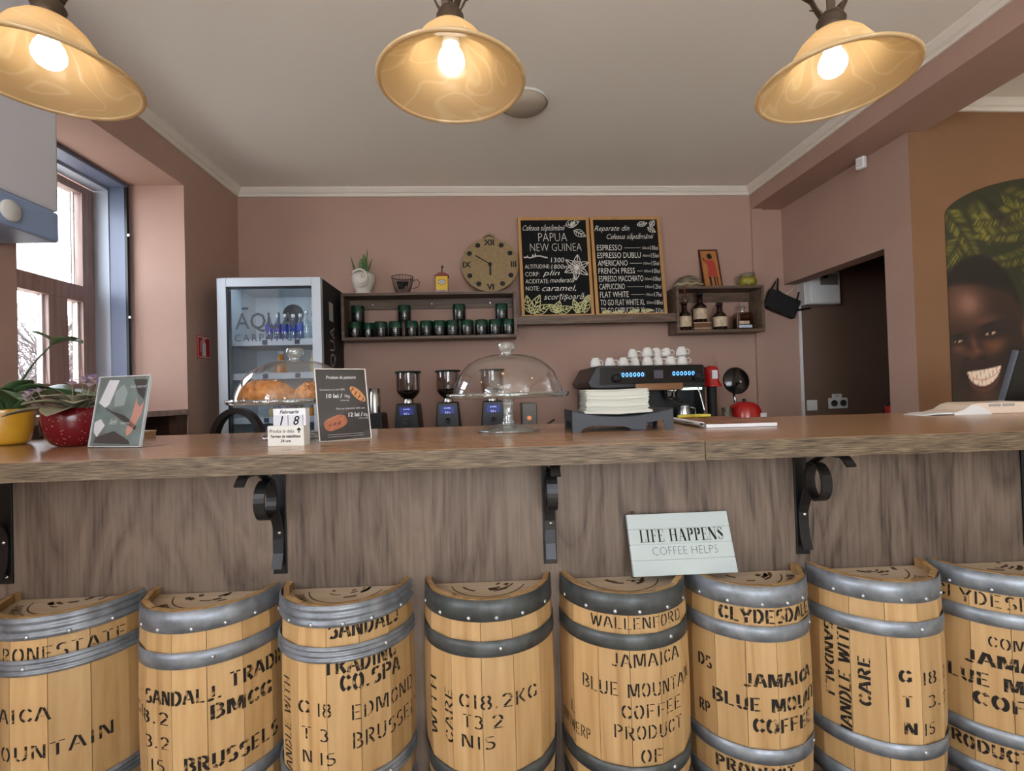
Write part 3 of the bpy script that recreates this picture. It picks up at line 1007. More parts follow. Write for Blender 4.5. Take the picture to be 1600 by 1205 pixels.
def make_barrel(i, uc, label, off, ribbed, lines, lid):
    t = at_counter('half_barrel', label, 'barrel', uc, .1885, ZB, 0, 'half coffee barrels along the bar front')
    step = PI / 7
    cuts = [-PI / 2]
    a = -PI / 2 + off * step
    while a < PI / 2 - .12:
        if a > -PI / 2 + .12:
            cuts.append(a)
        a += step
    cuts.append(PI / 2)
    h3 = .107 if i < 5 else .124
    rnd = random.Random(40 + i)
    b = MB()
    zs = [BH * k / 12 for k in range(13)]
    P = lambda r, ph, z: (r * math.sin(ph), -r * math.cos(ph), z)
    hz = BH - .020
    for a0, a1 in zip(cuts, cuts[1:]):
        b.t = rnd.random()
        g = .0045
        ph = [a0 + g * .5, a0 + g, a1 - g, a1 - g * .5]
        dr = [-.0022, 0, 0, -.0022]
        v, f = [], []
        h = (a1 - a0) / 2
        for z in zs:
            for p_, d in zip(ph, dr):
                v.append(P(rad(z) * 1.008 + d, p_, z))
        n = 4
        for k in range(len(zs) - 1):
            for j in range(3):
                f.append((k * n + j, k * n + j + 1, (k + 1) * n + j + 1, (k + 1) * n + j))
        b.add(v, f)
        # top edge, inner face above the head, and the cut back ends
        R, R2 = rad(BH) * 1.008 - .001, rad(BH) - .013
        c = zrag = rnd.uniform(-.0015, .0015)
        b.add([P(R, a0 + g, BH), P(R, a1 - g, BH), P(R2, a1 - g, BH + zrag), P(R2, a0 + g, BH + zrag), P(R2 + .002, a1 - g, hz - .02), P(R2 + .002, a0 + g, hz - .02)],
              [(0, 1, 2, 3), (3, 2, 4, 5)])
        for e in (a0, a1):
            if abs(abs(e) - PI / 2) < .01:
                b.add([P(rad(z), e, z) for z in zs] + [P(rad(z) - .013, e, z) for z in zs], [(k, k + 1, 13 + k + 1, 13 + k) for k in range(12)])
    b.t = .3
    b.lathe([(rad(z) - .006, z) for z in zs[:-1]], 28, a0=-PI, a1=0)
    body = b.build('staves', M_stave, t)
    hd = MB()
    hd.lathe([(.0001, hz), (rad(BH) - .0135, hz)], 28, a0=-PI, a1=0, smooth=False)
    hd.lathe([(.0001, hz - .012), (rad(BH) - .0135, hz - .012)], 28, a0=-PI, a1=0, smooth=False)
    hd.box(-rad(BH) + .014, rad(BH) - .014, -.001, 0, hz - .012, hz)
    head = hd.build('barrel_head', M_head, t)
    # printed lid: ring text, ring line and a broken emblem
    b = MB()
    v, f, wd = stencil(lid, .0215, None, .16, .18, .12)
    rt = .128
    tot = wd
    fn = lambda x, y: ((rt - y) * math.sin((x - tot / 2) / rt), -(rt - y) * math.cos((x - tot / 2) / rt), hz + .0006)
    b.add([fn(x, y - .0) for x, y in v], f)
    fl = lambda x, y: (x, y, hz + .0006)
    strokes2d(b, [arc(0, 0, .096, .096, 195, 345, 20)], fl, .0025)
    for k in range(9):
        a0 = rnd.uniform(200, 340)
        r0 = rnd.uniform(.03, .075)
        strokes2d(b, [arc(0, 0, r0, r0 * .9, a0, a0 + rnd.uniform(15, 40), 5)], fl, rnd.uniform(.003, .009))
    b.build('lid_print', M_inkfade, head)
    # hoops
    for hi, (z0, z1) in enumerate(((.471, .5195), (.392, .428), (h3 - .018, h3 + .018), (.0, .045))):
        h = MB()
        n = 25 if ribbed else 3
        pr = []
        for k in range(n):
            z = z0 + (z1 - z0) * k / (n - 1)
            rib = .0020 * (1 - math.cos(2 * PI * 3 * k / (n - 1))) if ribbed else .0
            pr.append((rad(z) * 1.008 + .0016 + rib, z))
        inn = [(min(r for r, z in pr) - .0014, z) for r, z in (pr[-1], pr[0])]
        h.lathe(pr, 40, a0=-PI, a1=0)
        h.lathe([pr[-1], inn[0]], 40, a0=-PI, a1=0, smooth=False)
        h.lathe([inn[0], inn[1]], 40, a0=-PI, a1=0, smooth=False)
        h.lathe([inn[1], pr[0]], 40, a0=-PI, a1=0, smooth=False)
        hoop = h.build('hoop', M_hoopd if i in (3, 4) else M_hoop, t)
        angs = [off * step - PI / 2 + step * (k + .5) for k in range(7)] if hi == 0 else [.15 + .35 * (i % 3)]
        for an in angs:
            if abs(an) > 1.45:
                continue
            an += rnd.uniform(-.06, .06)
            zz = (z0 + .008) if hi == 0 else (z0 + z1) / 2
            r = rad(zz) * 1.008 + (.0046 if ribbed else .0014)
            MB().lathe([(.0001, .0035), (.003, .0028), (.0050, .0010), (.0052, 0)], 12).build(
                'rivet', M_rivet, hoop, loc=P(r, an, zz), rot=(PI / 2, 0, an))
    # stencilled lines
    for text, s0, s1, z0, hh, heavy, up in lines:
        k = dict(wt=.19, wn=.11) if heavy else dict(wt=.115, wn=.07)
        v, f, wd = stencil(text, hh, s1 if up else s1 - s0, **k)
        b = MB()

        def on(s, z):
            ph = s / .170
            lo = max([c for c in cuts if c <= ph] or [cuts[0]])
            hi_ = min([c for c in cuts if c > ph] or [cuts[-1]])
            r = rad(z) * 1.008
            r = r * math.cos((hi_ - lo) / 2) / math.cos(ph - (hi_ + lo) / 2)
            return P(r + .0009, ph, z)
        if up == 0:
            pts = [(s0 + x, z0 + y) for x, y in v]
        elif up == 1:                                   # reads upwards
            pts = [(s0 - y, z0 + x) for x, y in v]
        else:                                           # reads downwards
            pts = [(s0 + y, z0 - x) for x, y in v]
        ok = [abs(p[0]) < .255 for p in pts]
        f = [q for q in f if all(ok[j] for j in q)]
        if f:
            b.add([on(s, z) for s, z in pts], f)
            b.build('stencilled_line', M_stencil, t)
    return t


Z = lambda z: z - ZB
h_ = .031
BARS = [
    (-1.055, 'leftmost half barrel, with two triple-ribbed hoops and the word RONESTATE', .30, True,
     [('RONESTATE', -.040, .211, Z(.650), .031, 0, 0), ('JAMAICA', -.155, .066, Z(.518), .030, 0, 0), ('BLUE MOUNTAIN', -.24, .180, Z(.434), .031, 0, 0)], 'JAMAICA BLUE MOUNTAIN'),
    (-.706, 'half barrel with smooth hoops stencilled BMCG and BRUSSELS', .35, False,
     [('SANDALJ.', -.090, .095, Z(.540), .031, 1, 0), ('TRADING', .112, .30, Z(.555), .034, 1, 0), ('BMCG', .071, .214, Z(.496), .033, 1, 0), ('G18.2', -.17, -.020, Z(.495), .028, 0, 0),
      ('3.2', -.098, -.019, Z(.440), .028, 0, 0), ('15', -.08, -.035, Z(.387), .028, 0, 0), ('BRUSSELS', .013, .235, Z(.385), .034, 1, 0)], 'MOUNTAIN COFFEE'),
    (-.367, 'half barrel with two ribbed hoops and smudged black SANDALJ TRADING lettering', .45, True,
     [('SANDALJ', .002, .187, Z(.674), .038, 1, 0), ('TRADING', -.010, .170, Z(.594), .038, 1, 0), ('CO.SPA', .027, .182, Z(.553), .036, 1, 0), ('G', -.080, -.048, Z(.505), .029, 0, 0), ('18', -.030, .006, Z(.500), .030, 0, 0),
      ('EDMOND', .051, .235, Z(.485), .034, 0, 0), ('T', -.072, -.045, Z(.447), .028, 0, 0), ('3', -.024, -.002, Z(.445), .028, 0, 0), ('BRUSSELS', .052, .27, Z(.420), .036, 0, 0),
      ('N', -.071, -.045, Z(.393), .028, 0, 0), ('15', -.027, .014, Z(.391), .028, 0, 0), ('HANDLE WITH', -.115, .24, Z(.330), .030, 0, 1)], 'JAMAICA BLUE MOUNTAIN'),
    (-.004, 'half barrel with smooth hoops stencilled G18.2KG and CARE, in the middle of the row', .30, False,
     [('G18.2KG', -.074, .126, Z(.503), .031, 0, 0), ('T3', -.065, -.015, Z(.458), .030, 0, 0), ('2', .006, .034, Z(.458), .030, 0, 0), ('N15', -.070, .013, Z(.412), .029, 0, 0),
      ('WITH', -.148, .14, Z(.408), .024, 0, 1), ('CARE', -.090, .127, Z(.412), .026, 0, 1)], 'MOUNTAIN COFFEE'),
    (.345, 'half barrel stencilled WALLENFORD, standing left of centre under the white sign', .20, False,
     [('WALLENFORD', -.118, .135, Z(.666), .026, 0, 0), ('JAMAICA', -.068, .119, Z(.580), .030, 0, 0), ('BLUE MOUNTAIN', -.148, .175, Z(.512), .031, 0, 0), ('COFFEE', -.047, .119, Z(.463), .031, 0, 0),
      ('PRODUCT', -.066, .122, Z(.415), .031, 0, 0), ('OF', -.003, .053, Z(.359), .031, 0, 0), ('L', -.195, -.175, Z(.430), .028, 0, 0), ('ANTWERP', -.25, -.128, Z(.385), .028, 0, 0)], 'JAMAICA BLUE'),
    (.668, 'half barrel stencilled heavy black CLYDESDALE, under the right end of the white sign', .55, False,
     [('CLYDESDALE', -.137, .150, Z(.662), .031, 1, 0), ('JAMAICA', -.080, .132, Z(.514), .031, 1, 0), ('BLUE MOUNTAIN', -.160, .245, Z(.457), .031, 1, 0), ('COFFEE', -.060, .126, Z(.408), .032, 1, 0),
      ('PRODUCT', -.159, .05, Z(.296), .030, 1, 0), ('DS', -.205, -.161, Z(.527), .028, 1, 0), ('RP', -.206, -.171, Z(.412), .028, 1, 0)], 'JAMAICA BLUE MOUNTAIN'),
    (1.000, 'half barrel with HANDLE WITH CARE stencilled upright, second from the right edge', .62, False,
     [('SANDALJ', -.206, .185, Z(.622), .022, 1, 2), ('HANDLE WITH', -.145, .281, Z(.352), .028, 1, 1), ('CARE', -.102, .117, Z(.444), .026, 1, 1), ('G', -.042, -.013, Z(.515), .028, 1, 0), ('18.2', .012, .115, Z(.508), .029, 0, 0),
      ('T', -.036, -.012, Z(.457), .026, 1, 0), ('3.2', .028, .110, Z(.453), .028, 0, 0), ('N', -.033, -.004, Z(.393), .028, 1, 0), ('15', .012, .051, Z(.390), .028, 0, 0)], 'MOUNTAIN COFFEE'),
    (1.335, 'rightmost half barrel, cut by the right photo edge, reading CLYDES', .30, False,
     [('CLYDESDALE', -.245, .04, Z(.664), .031, 0, 0), ('COMPANY', -.135, .03, Z(.567), .026, 0, 0), ('JAMAICA', -.182, .04, Z(.518), .031, 1, 0), ('BLUE MOUNTAIN', -.25, .14, Z(.466), .032, 1, 0),
      ('COFFEE', -.167, .03, Z(.418), .032, 1, 0), ('PRODUCT', -.245, -.06, Z(.297), .030, 1, 0)], 'JAMAICA BLUE MOUNTAIN'),
]
for i, B in enumerate(BARS):
    RS = (1.0, .98, .985, 1.0, .98, .92, .955, .97)[i]
    make_barrel(i, B[0], B[1], B[2], B[3], B[4], B[5])

# ------------------------------------------------------------------ the sign standing on the barrels
M_signw = mat('white_washed_board', srgb(170, 180, 178), .6, vary=.05, vscale=14, stretch=(.2, 1, 1))
t = at_counter('slogan_sign', 'white wooden sign reading LIFE HAPPENS COFFEE HELPS, leaning on two barrels', 'sign', .498, .124, .7505, .02)
SW, SH = .268, .153
ln = (-math.radians(20), 0, 0)
b = MB()
for k in range(5):
    b.box(-SW / 2, SW / 2, 0, .012, SH * k / 4 if k else 0, 0) if False else None
for k in range(4):
    b.box(-SW / 2, SW / 2, 0, .012, SH * k / 4 + .0006, SH * (k + 1) / 4 - .0006)
b.box(-SW / 2 + .002, SW / 2 - .002, .002, .012, 0.001, SH - .001)
b.build('sign_board', M_signw, t, rot=ln, bevel=.0006, seg=1)
f = lambda x, y: (x, -.0005, y)
# didone capitals: heavy stems, hairline serifs and bars
DID = {'L': (.62, [([(.2, 0), (.2, 1)], .15)], [[(.03, 0), (.58, 0)], [(.05, 1), (.36, 1)], [(.58, 0), (.58, .26)]]),
       'I': (.42, [([(.2, 0), (.2, 1)], .15)], [[(.03, 0), (.37, 0)], [(.03, 1), (.37, 1)]]),
       'F': (.62, [([(.2, 0), (.2, 1)], .15)], [[(.03, 0), (.37, 0)], [(.03, 1), (.57, 1)], [(.57, 1), (.57, .76)], [(.2, .52), (.44, .52)], [(.44, .62), (.44, .42)]]),
       'E': (.66, [([(.2, 0), (.2, 1)], .15)], [[(.03, 0), (.6, 0)], [(.03, 1), (.57, 1)], [(.57, 1), (.57, .76)], [(.6, 0), (.6, .26)], [(.2, .52), (.44, .52)], [(.44, .62), (.44, .42)]]),
       'H': (.86, [([(.2, 0), (.2, 1)], .15), ([(.66, 0), (.66, 1)], .15)], [[(.03, 0), (.37, 0)], [(.03, 1), (.37, 1)], [(.49, 0), (.83, 0)], [(.49, 1), (.83, 1)], [(.2, .52), (.66, .52)]]),
       'A': (.78, [([(.36, 1), (.62, 0)], .15)], [[(.34, 1), (.12, 0)], [(.01, 0), (.24, 0)], [(.48, 0), (.76, 0)], [(.2, .34), (.52, .34)]]),
       'P': (.66, [([(.2, 0), (.2, 1)], .15), (arc(.3, .74, .26, .26, 60, -60, 6), .14)], [[(.03, 0), (.37, 0)], [(.03, 1), (.36, 1)], arc(.34, .74, .22, .26, 90, 50, 4), arc(.34, .74, .22, .26, -50, -90, 4), [(.2, .48), (.34, .48)]]),
       'N': (.84, [([(.16, 1), (.68, 0)], .15)], [[(.16, 0), (.16, 1)], [(.68, 0), (.68, 1)], [(.03, 0), (.29, 0)], [(.02, 1), (.2, 1)], [(.55, 1), (.81, 1)]]),
       'S': (.58, [([(.14, .76), (.2, .62), (.4, .42), (.46, .26)], .15)], [arc(.3, .76, .17, .24, 20, 180, 8), arc(.3, .25, .18, .25, 0, -165, 8), [(.48, .98), (.48, .76)], [(.1, .02), (.1, .26)]]), ' ': (.4, [], [])}
b = MB()
x = 0.0
tw = sum(DID[c][0] for c in 'LIFE HAPPENS')
sx, sz = .222 / tw, .030
for c in 'LIFE HAPPENS':
    adv, heavy, hair = DID[c]
    for pl, w in [(p, w) for p, w in heavy] + [(p, .035) for p in hair]:
        v, fc = ribbon(pl, w, w if w < .1 else w, 9)
        b.add([f((a + x) * sx - .108, q * sz + SH * .5 + .006) for a, q in v], fc)
    x += adv
put2d(b, type2d('COFFEE HELPS', .030, 'LEFT', 0, -.0008), f, -.078, SH * .25 + .011, 0, .170)
b.build('sign_lettering', M_print, t, rot=ln)
MB().tube([(-.115, .006, SH), (-.115, .006, SH + .008)], .003, 8).build('hanging_hook', M_bronze, t, rot=ln)
# ------------------------------------------------------------------ things standing on the bar
def leaf(mb, base, az, pitch, L, W, droop=.6, cup=.15, nu=4, nv=9, tip=1.0):
    """a blade growing from base; az = heading, pitch = start angle above level"""
    base = Vector(base)
    pts, d = [base], pitch
    for k in range(nv):
        d -= droop / nv
        pts.append(pts[-1] + Vector((math.cos(az) * math.cos(d), math.sin(az) * math.cos(d), math.sin(d))) * (L / nv))
    sd = Vector((-math.sin(az), math.cos(az), 0))

    def fn(a, t):
        k = min(int(t * nv), nv - 1)
        fr = t * nv - k
        p = pts[k].lerp(pts[k + 1], fr)
        w = W * (math.sin(PI * min(.999, t * .93 + .07) ** tip) ** .8)
        x = (a - .5) * 2
        tan = (pts[k + 1] - pts[k]).normalized()
        up = sd.cross(tan) * -1
        if up.z < 0:
            up = -up
        return p + sd * x * w / 2 + up * (abs(x) * cup * w)
    mb.grid(fn, nu, nv)


M_leaf = mat('leaf_green', srgb(78, 104, 66), .45, vary=.3, vscale=20)
M_leafd = mat('leaf_dark_green', srgb(58, 84, 60), .4, vary=.25, vscale=18)
M_fuzz = mat('violet_leaf', srgb(136, 132, 108), .8, vary=.2, vscale=30)
M_soil = mat('soil', srgb(50, 38, 30), .95, bump=.6)
M_yel = mat('yellow_glaze', srgb(206, 152, 44), .25, coat=.4, vary=.18, vscale=9)
M_pet = mat('lilac_petal', srgb(232, 214, 224), .6, vary=.2, vscale=80)
M_petc = mat('flower_centre', srgb(120, 96, 168), .6)

# yellow pot with a tall-stemmed plant, cut by the left edge
t = at_counter('potted_plant', 'green plant in a yellow glazed pot at the far left of the bar', 'potted plant', -1.568, .53, ZT)
MB().lathe([(.0001, 0), (.052, 0), (.062, .010), (.071, .05), (.078, .11), (.076, .118), (.070, .118), (.067, .10), (.0001, .09)], 8,
           scale=lambda a, r, z: (1 + .05 * math.cos(4 * a), 1 + .05 * math.cos(4 * a))).build('pot', M_yel, t, sub=2)
MB().lathe([(.0001, .094), (.069, .094)], 20).build('soil', M_soil, t)
for az, pi_, L, W, dr in ((-.1, 1.35, .27, .10, 2.1), (-.65, 1.3, .22, .095, 1.9), (-1.15, 1.35, .20, .09, 1.8), (.5, 1.2, .24, .09, 1.7), (2.2, 1.1, .19, .075, 1.3), (-1.7, 1.2, .17, .08, 1.7), (-2.3, 1.1, .18, .07, 1.6), (3.0, 1.1, .19, .07, 1.4), (.1, .95, .30, .095, 1.5), (-.4, 1.45, .17, .08, 1.2)):
    b = MB()
    leaf(b, (math.cos(az) * .02, math.sin(az) * .02, .095), az, pi_, L, W, dr)
    b.build('leaf', M_leaf if L > .15 else M_leafd, t, solid=.0012)
MB().tube([(.0, 0, .09), (.05, -.01, .20), (.10, -.01, .27), (.155, 0, .335)], [.0035, .003, .0026, .002], 7).build('stem', M_leafd, t)
for az, pi_, L, W in ((.0, .5, .095, .065), (.9, .8, .07, .05), (-2.6, 1.1, .07, .05)):
    b = MB()
    leaf(b, (.152, 0, .325), az, pi_, L, W, .9)
    b.build('stem_leaf', M_leaf, t, solid=.001)

# red apple pot with an african violet
t = at_counter('potted_plant', 'african violet with pale lilac flowers in a round red apple pot', 'potted plant', -1.248, .415, ZT)
M_apple = bpy.data.materials.new('apple_glaze')
M_apple.use_nodes = True
nt = M_apple.node_tree
bs = nt.nodes['Principled BSDF']
bs.inputs['Roughness'].default_value = .22
tc = nt.nodes.new('ShaderNodeTexCoord')
vo = nt.nodes.new('ShaderNodeTexVoronoi'); vo.inputs['Scale'].default_value = 95
rp = nt.nodes.new('ShaderNodeValToRGB')
rp.color_ramp.elements[0].position, rp.color_ramp.elements[0].color = .10, (*srgb(206, 140, 130), 1)
rp.color_ramp.elements[1].position, rp.color_ramp.elements[1].color = .17, (*srgb(108, 20, 28), 1)
nt.links.new(tc.outputs['Object'], vo.inputs['Vector']); nt.links.new(vo.outputs['Distance'], rp.inputs[0]); nt.links.new(rp.outputs[0], bs.inputs['Base Color'])
pot = MB().lathe([(.0001, 0), (.044, 0), (.060, .010), (.075, .034), (.082, .062), (.083, .09), (.080, .115), (.074, .115), (.075, .09), (.0001, .09)], 40).build('pot', M_apple, t)
b = MB()
b.grid(lambda a, c: (.0838 * math.sin(-1.0 + .34 * (a - .5) * 2 * math.sin(PI * (.06 + .9 * c))), -.0838 * math.cos(-1.0 + .34 * (a - .5) * 2 * math.sin(PI * (.06 + .9 * c))), .030 + .056 * c), 8, 8)
b.build('leaf_motif', mat('green_glaze', srgb(28, 72, 48), .2), pot)
MB().lathe([(.0001, .103), (.074, .103)], 20).build('soil', M_soil, t)
rnd = random.Random(5)
for k in range(15):
    az = 2 * PI * k / 15 + rnd.uniform(-.15, .15)
    lay = k % 3
    b = MB()
    leaf(b, (math.cos(az) * .015, math.sin(az) * .015, .108 + .008 * lay), az, .22 + .25 * lay, .148 - .03 * lay, .072 - .006 * lay, .55 + .1 * lay, .12, tip=1.5)
    b.build('leaf', M_fuzz, t, solid=.0025)


def violet(c, k):
    fl = MB()
    for p in range(5):
        a = 2 * PI * p / 5 + k
        leaf(fl, c, a, 1.05, .024, .024, 1.1, .1, 2, 4)
    o = fl.build('flower', M_pet, t)
    MB().ball((c[0], c[1], c[2] + .008), .006, 8).build('flower_centre', M_petc, o)


for c in ((.045, -.03, .190), (.025, -.045, .183), (.062, -.02, .198), (.080, -.02, .186), (.052, 0, .204), (.032, .0, .2), (.068, -.035, .178), (-.085, -.07, .150), (-.065, -.08, .158), (-.05, -.07, .164), (-.095, -.055, .140)):
    violet(c, c[0] * 50)
    MB().tube([(c[0] * .3, c[1] * .3, .09), (c[0] * .8, c[1] * .8, c[2] * .8), c], .0015, 5).build('flower_stalk', M_fuzz, t)

# acrylic stand with a picture card
t = thing('acrylic_stand', 'clear acrylic card stand with a grey-green picture, right of the red pot', 'card stand', CW(-1.050, .300, ZT + .002), CA - .26)
ln = (-math.radians(10), 0, 0)
w2, hh = .094, .205
MB().box(-w2, w2, -.002, .0, 0, hh).build('front_sheet', M_acryl, t, rot=ln)
MB().box(-w2, w2, .003, .005, 0, hh).build('back_sheet', M_acryl, t, rot=ln)
MB().box(-w2, w2, -.002, .095, -.0015, .0).build('foot', M_acryl, t)
b = MB()
b.box(-w2, -w2 + .0025, -.0022, .0052, 0, hh).box(w2 - .0025, w2, -.0022, .0052, 0, hh).box(-w2, w2, -.0022, .0052, hh - .0025, hh).box(-w2, w2, -.0022, .0052, 0, .0025)
b.build('bright_edge', mat('acrylic_rim', srgb(206, 214, 218), .3), t, rot=ln)
card = MB().box(-w2 + .004, w2 - .006, .0005, .0022, .004, hh - .005).build('picture_card', mat('card_green_grey', srgb(112, 134, 134), .6, vary=.3, vscale=14), t, rot=ln)
f = lambda x, y: (x * .93, .0003, y * .95)
for nm, col, polys in (('card_white_patch', srgb(236, 242, 248), [[(-.088, .135), (-.06, .205), (-.02, .203), (-.045, .13), (-.06, .118)], [(-.093, .075), (-.07, .085), (-.05, .065), (-.075, .03), (-.09, .045)]]),
                       ('card_pale_patch', srgb(150, 170, 172), [[(-.03, .165), (.0, .19), (.02, .165), (.012, .125), (-.025, .12)]]),
                       ('card_dark_patch', srgb(44, 56, 58), [[(.035, .205), (.09, .203), (.088, .14), (.06, .16)], [(-.085, .012), (-.08, .03), (-.01, .048), (.05, .02), (.06, .008)], [(-.07, .125), (-.05, .112), (.02, .095), (.075, .06), (.07, .05), (.01, .08)]]),
                       ('card_hand', srgb(206, 150, 134), [[(.035, .05), (.05, .095), (.058, .15), (.064, .13), (.075, .12), (.088, .135), (.086, .10), (.07, .07), (.055, .04), (.04, .032)]])):
    b = MB()
    for p in polys:
        b.add([f(*q) for q in p], [tuple(range(len(p)))])
    b.build(nm, mat(nm, col, .6), card)
b = MB()
f2 = lambda x, y: (x * .93, .0, y * .95)
put2d(b, type2d('leh', .024, 'LEFT', .4), f2, -.035, .068)
put2d(b, type2d('natural', .012, 'LEFT', .3), f2, .01, .068)
put2d(b, type2d('Leh natural', .013, 'LEFT', .3), f2, .028, .178)
b.build('card_lettering', M_paper, card)

# cake stands
def pastry(name, label, loc, rz, L, H, col1, col2, bumps, group=None):
    m = MB()
    n, k = 40, 18

    def fn(a, c):
        u = (c - .5) * 2
        e = max(1 - abs(u) ** 2.6, 0) ** .55
        r = H * (.16 + .84 * e) * (1 + .06 * abs(math.sin(c * PI * 7)))
        g = 2 * PI * a
        y = math.cos(g) * r * 1.0 + .035 * u * u
        z = max(math.sin(g) * r * .8 + r * .72, 0.0)
        p = Vector((u * L / 2, y, z))
        q = noise.noise(p * 90) * bumps + noise.noise(p * 240) * bumps * .6
        return p + Vector((0, math.cos(g), max(math.sin(g), 0))) * q
    m.grid(fn, k, n)
    o = m.build(name, mat(name + '_crust', col1, .5, col2=col2, vscale=55, bump=.4, bscale=150), None, loc, (0, 0, rz))
    return o


def cake_stand(u, v, label, label2):
    t = at_counter('cake_stand', label, 'cake stand', u, v, ZT)
    wave = lambda a, r, z: ((1 + (.012 * math.cos(14 * a) if r > .15 else 0)),) * 2
    MB().lathe([(.0001, .002), (.06, .002), (.097, 0), (.100, .004), (.097, .008), (.06, .016), (.022, .026), (.0001, .028)], 48).build('foot', M_thick, t)
    MB().lathe([(.020, .024), (.015, .05), (.017, .085), (.021, .103), (.0001, .103), (.0001, .024)], 24).build('stem', M_thick, t)
    MB().lathe([(.0001, .104), (.15, .106), (.180, .107), (.192, .110), (.196, .118), (.194, .124), (.186, .119), (.15, .112), (.0001, .110)], 84, scale=wave).build('plate', M_thick, t)
    d = at_counter('glass_dome', label2, 'glass cover', u, v, ZT + .1135)
    o_ = [(.176, 0), (.174, .018), (.166, .045), (.150, .075), (.126, .101), (.095, .119), (.06, .129), (.03, .132), (.018, .133)]
    MB().lathe(o_, 64).build('dome', M_glass, d)
    MB().lathe([(.1765, 0), (.178, .002), (.1765, .004)], 64).build('dome_rim', M_glass, d)
    MB().lathe([(.018, .133), (.016, .138), (.018, .143), (.026, .148), (.027, .162), (.024, .170), (.012, .173), (.0001, .173)], 32).build('knob', M_thick, d)


cake_stand(-.610, .470, 'glass cake stand holding pastries, on the left part of the bar', 'glass dome covering the pastries, with a round knob')
cake_stand(.066, .463, 'empty pressed-glass cake stand in the middle of the bar', 'empty glass dome in the middle of the bar, reflecting the lamps')
c0 = srgb(196, 128, 56)
pastry('croissant', 'golden croissant under the left glass dome, left-hand one', CW(-.693, .430, ZT + .1125), .1 + CA, .185, .046, srgb(150, 84, 30), srgb(214, 146, 70), .004)
pastry('croissant', 'croissant crusted with chopped nuts under the left glass dome', CW(-.533, .425, ZT + .1125), -.1 + CA, .16, .038, srgb(136, 72, 28), srgb(216, 152, 84), .008)
for o, l in zip([o for o in COL.objects if o.name.startswith('croissant')],
                ('golden croissant at the left under the left glass dome', 'nut-crusted croissant at the right under the left glass dome')):
    tag(o, l, 'pastry', 'pastries under the glass dome')

# perpetual calendar
t = thing('date_calendar', 'small white block calendar showing Februarie 18', 'calendar', CW(-.525, .200, ZT), CA - .15)
MB().box(-.046, .047, .014, .034, 0, .098).build('back_block', M_paper, t, bevel=.001)
MB().box(-.051, .051, -.004, .013, 0, .053).build('front_block', M_paperb, t, bevel=.001)
for x, s in ((-.021, '1'), (.021, '8')):
    c = MB().box(x - .0195, x + .0195, .009, .0135, .053, .080).build('day_card', mat('day_card_grey', srgb(200, 200, 206), .7), t)
    b = MB()
    put2d(b, type2d(s, .034, 'CENTER', .25, .0004), lambda a, q: (a + x, .0086, q + .0545))
    b.build('lettering', M_print, c)
b = MB()
put2d(b, type2d('Februarie', .014, 'CENTER', .3, .0003), lambda a, q: (a, .0136, q + .0845))
f = lambda a, q: (a, -.0044, q)
put2d(b, type2d('Produs la data', .013, 'LEFT', .3), f, -.046, .035, 0, .070)
strokes2d(b, [[(.038, .034), (.038, .046)], [(.033, .041), (.038, .047), (.043, .041)]], f, .003)
put2d(b, type2d('Termen de valabilitate', .0105, 'CENTER', .2, .0003), f, -.043, .022, 0, .085)
put2d(b, type2d('24 ore', .0105, 'CENTER', .2, .0003), f, 0, .010)
b.build('lettering', M_print, t)

# black menu card in an acrylic holder
t = thing('menu_stand', 'black pastry price card in a clear acrylic holder beside the left cake stand', 'menu card', CW(-.402, .305, ZT + .001), CA + .56)
ln = (-math.radians(13), 0, 0)
w2, hh = .073, .212
MB().box(-w2, w2, -.0025, .0, 0, hh).build('front_sheet', M_acryl, t, rot=ln)
MB().box(-w2, w2, .003, .0045, 0, hh).build('back_sheet', M_acryl, t, rot=ln)
MB().box(-w2, w2, 0, .07, -.001, .0005).build('foot', M_acryl, t)
b = MB()
b.box(-w2, -w2 + .0022, -.0026, .0046, 0, hh).box(w2 - .0022, w2, -.0026, .0046, 0, hh).box(-w2, w2, -.0026, .0046, hh - .002, hh).box(-w2, w2, -.0026, .0046, 0, .0015)
b.build('bright_edge', mat('acrylic_edge', srgb(226, 222, 214), .3), t, rot=ln)
card = MB().box(-w2 + .003, w2 - .003, .0004, .0022, .003, hh - .003).build('menu_card', mat('menu_black', srgb(30, 29, 30), .5), t, rot=ln)
f = lambda x, y: (x, .0001, y)
b = MB()
put2d(b, type2d('Produse de patiserie', .0135, 'CENTER', .2, .0002), f, -.042, .182, 0, .085)
put2d(b, type2d('Croissant cu unt 30%', .008, 'LEFT'), f, -.062, .147, 0, .07)
put2d(b, type2d('10 lei /', .017, 'LEFT', .1, .0005), f, -.046, .125, 0, .046)
put2d(b, type2d('70g', .012, 'LEFT', .1), f, .004, .125)
put2d(b, type2d('1.00 lei/10g', .0055, 'LEFT'), f, -.008, .115)
put2d(b, type2d('Pain au chocolat 30% unt', .008, 'LEFT'), f, -.02, .090, 0, .082)
put2d(b, type2d('12 lei /', .017, 'LEFT', .1, .0005), f, .012, .068, 0, .042)
put2d(b, type2d('80g', .012, 'LEFT', .1), f, .056, .068, 0, .013)
put2d(b, type2d('1.50 lei/10g', .0055, 'LEFT'), f, .04, .060, 0, .028)
for y in (.018, .012):
    strokes2d(b, [[(-.05, y), (.05, y)]], f, .0007)
b.build('menu_lettering', M_paper, card)


def oval(cx, cy, a, r1, r2, n=20, sq=1.0):
    out = []
    for k in range(n):
        g = 2 * PI * k / n
        x, y = r1 * math.copysign(abs(math.cos(g)) ** sq, math.cos(g)), r2 * math.copysign(abs(math.sin(g)) ** sq, math.sin(g))
        out.append((cx + x * math.cos(a) - y * math.sin(a), cy + x * math.sin(a) + y * math.cos(a)))
    return out


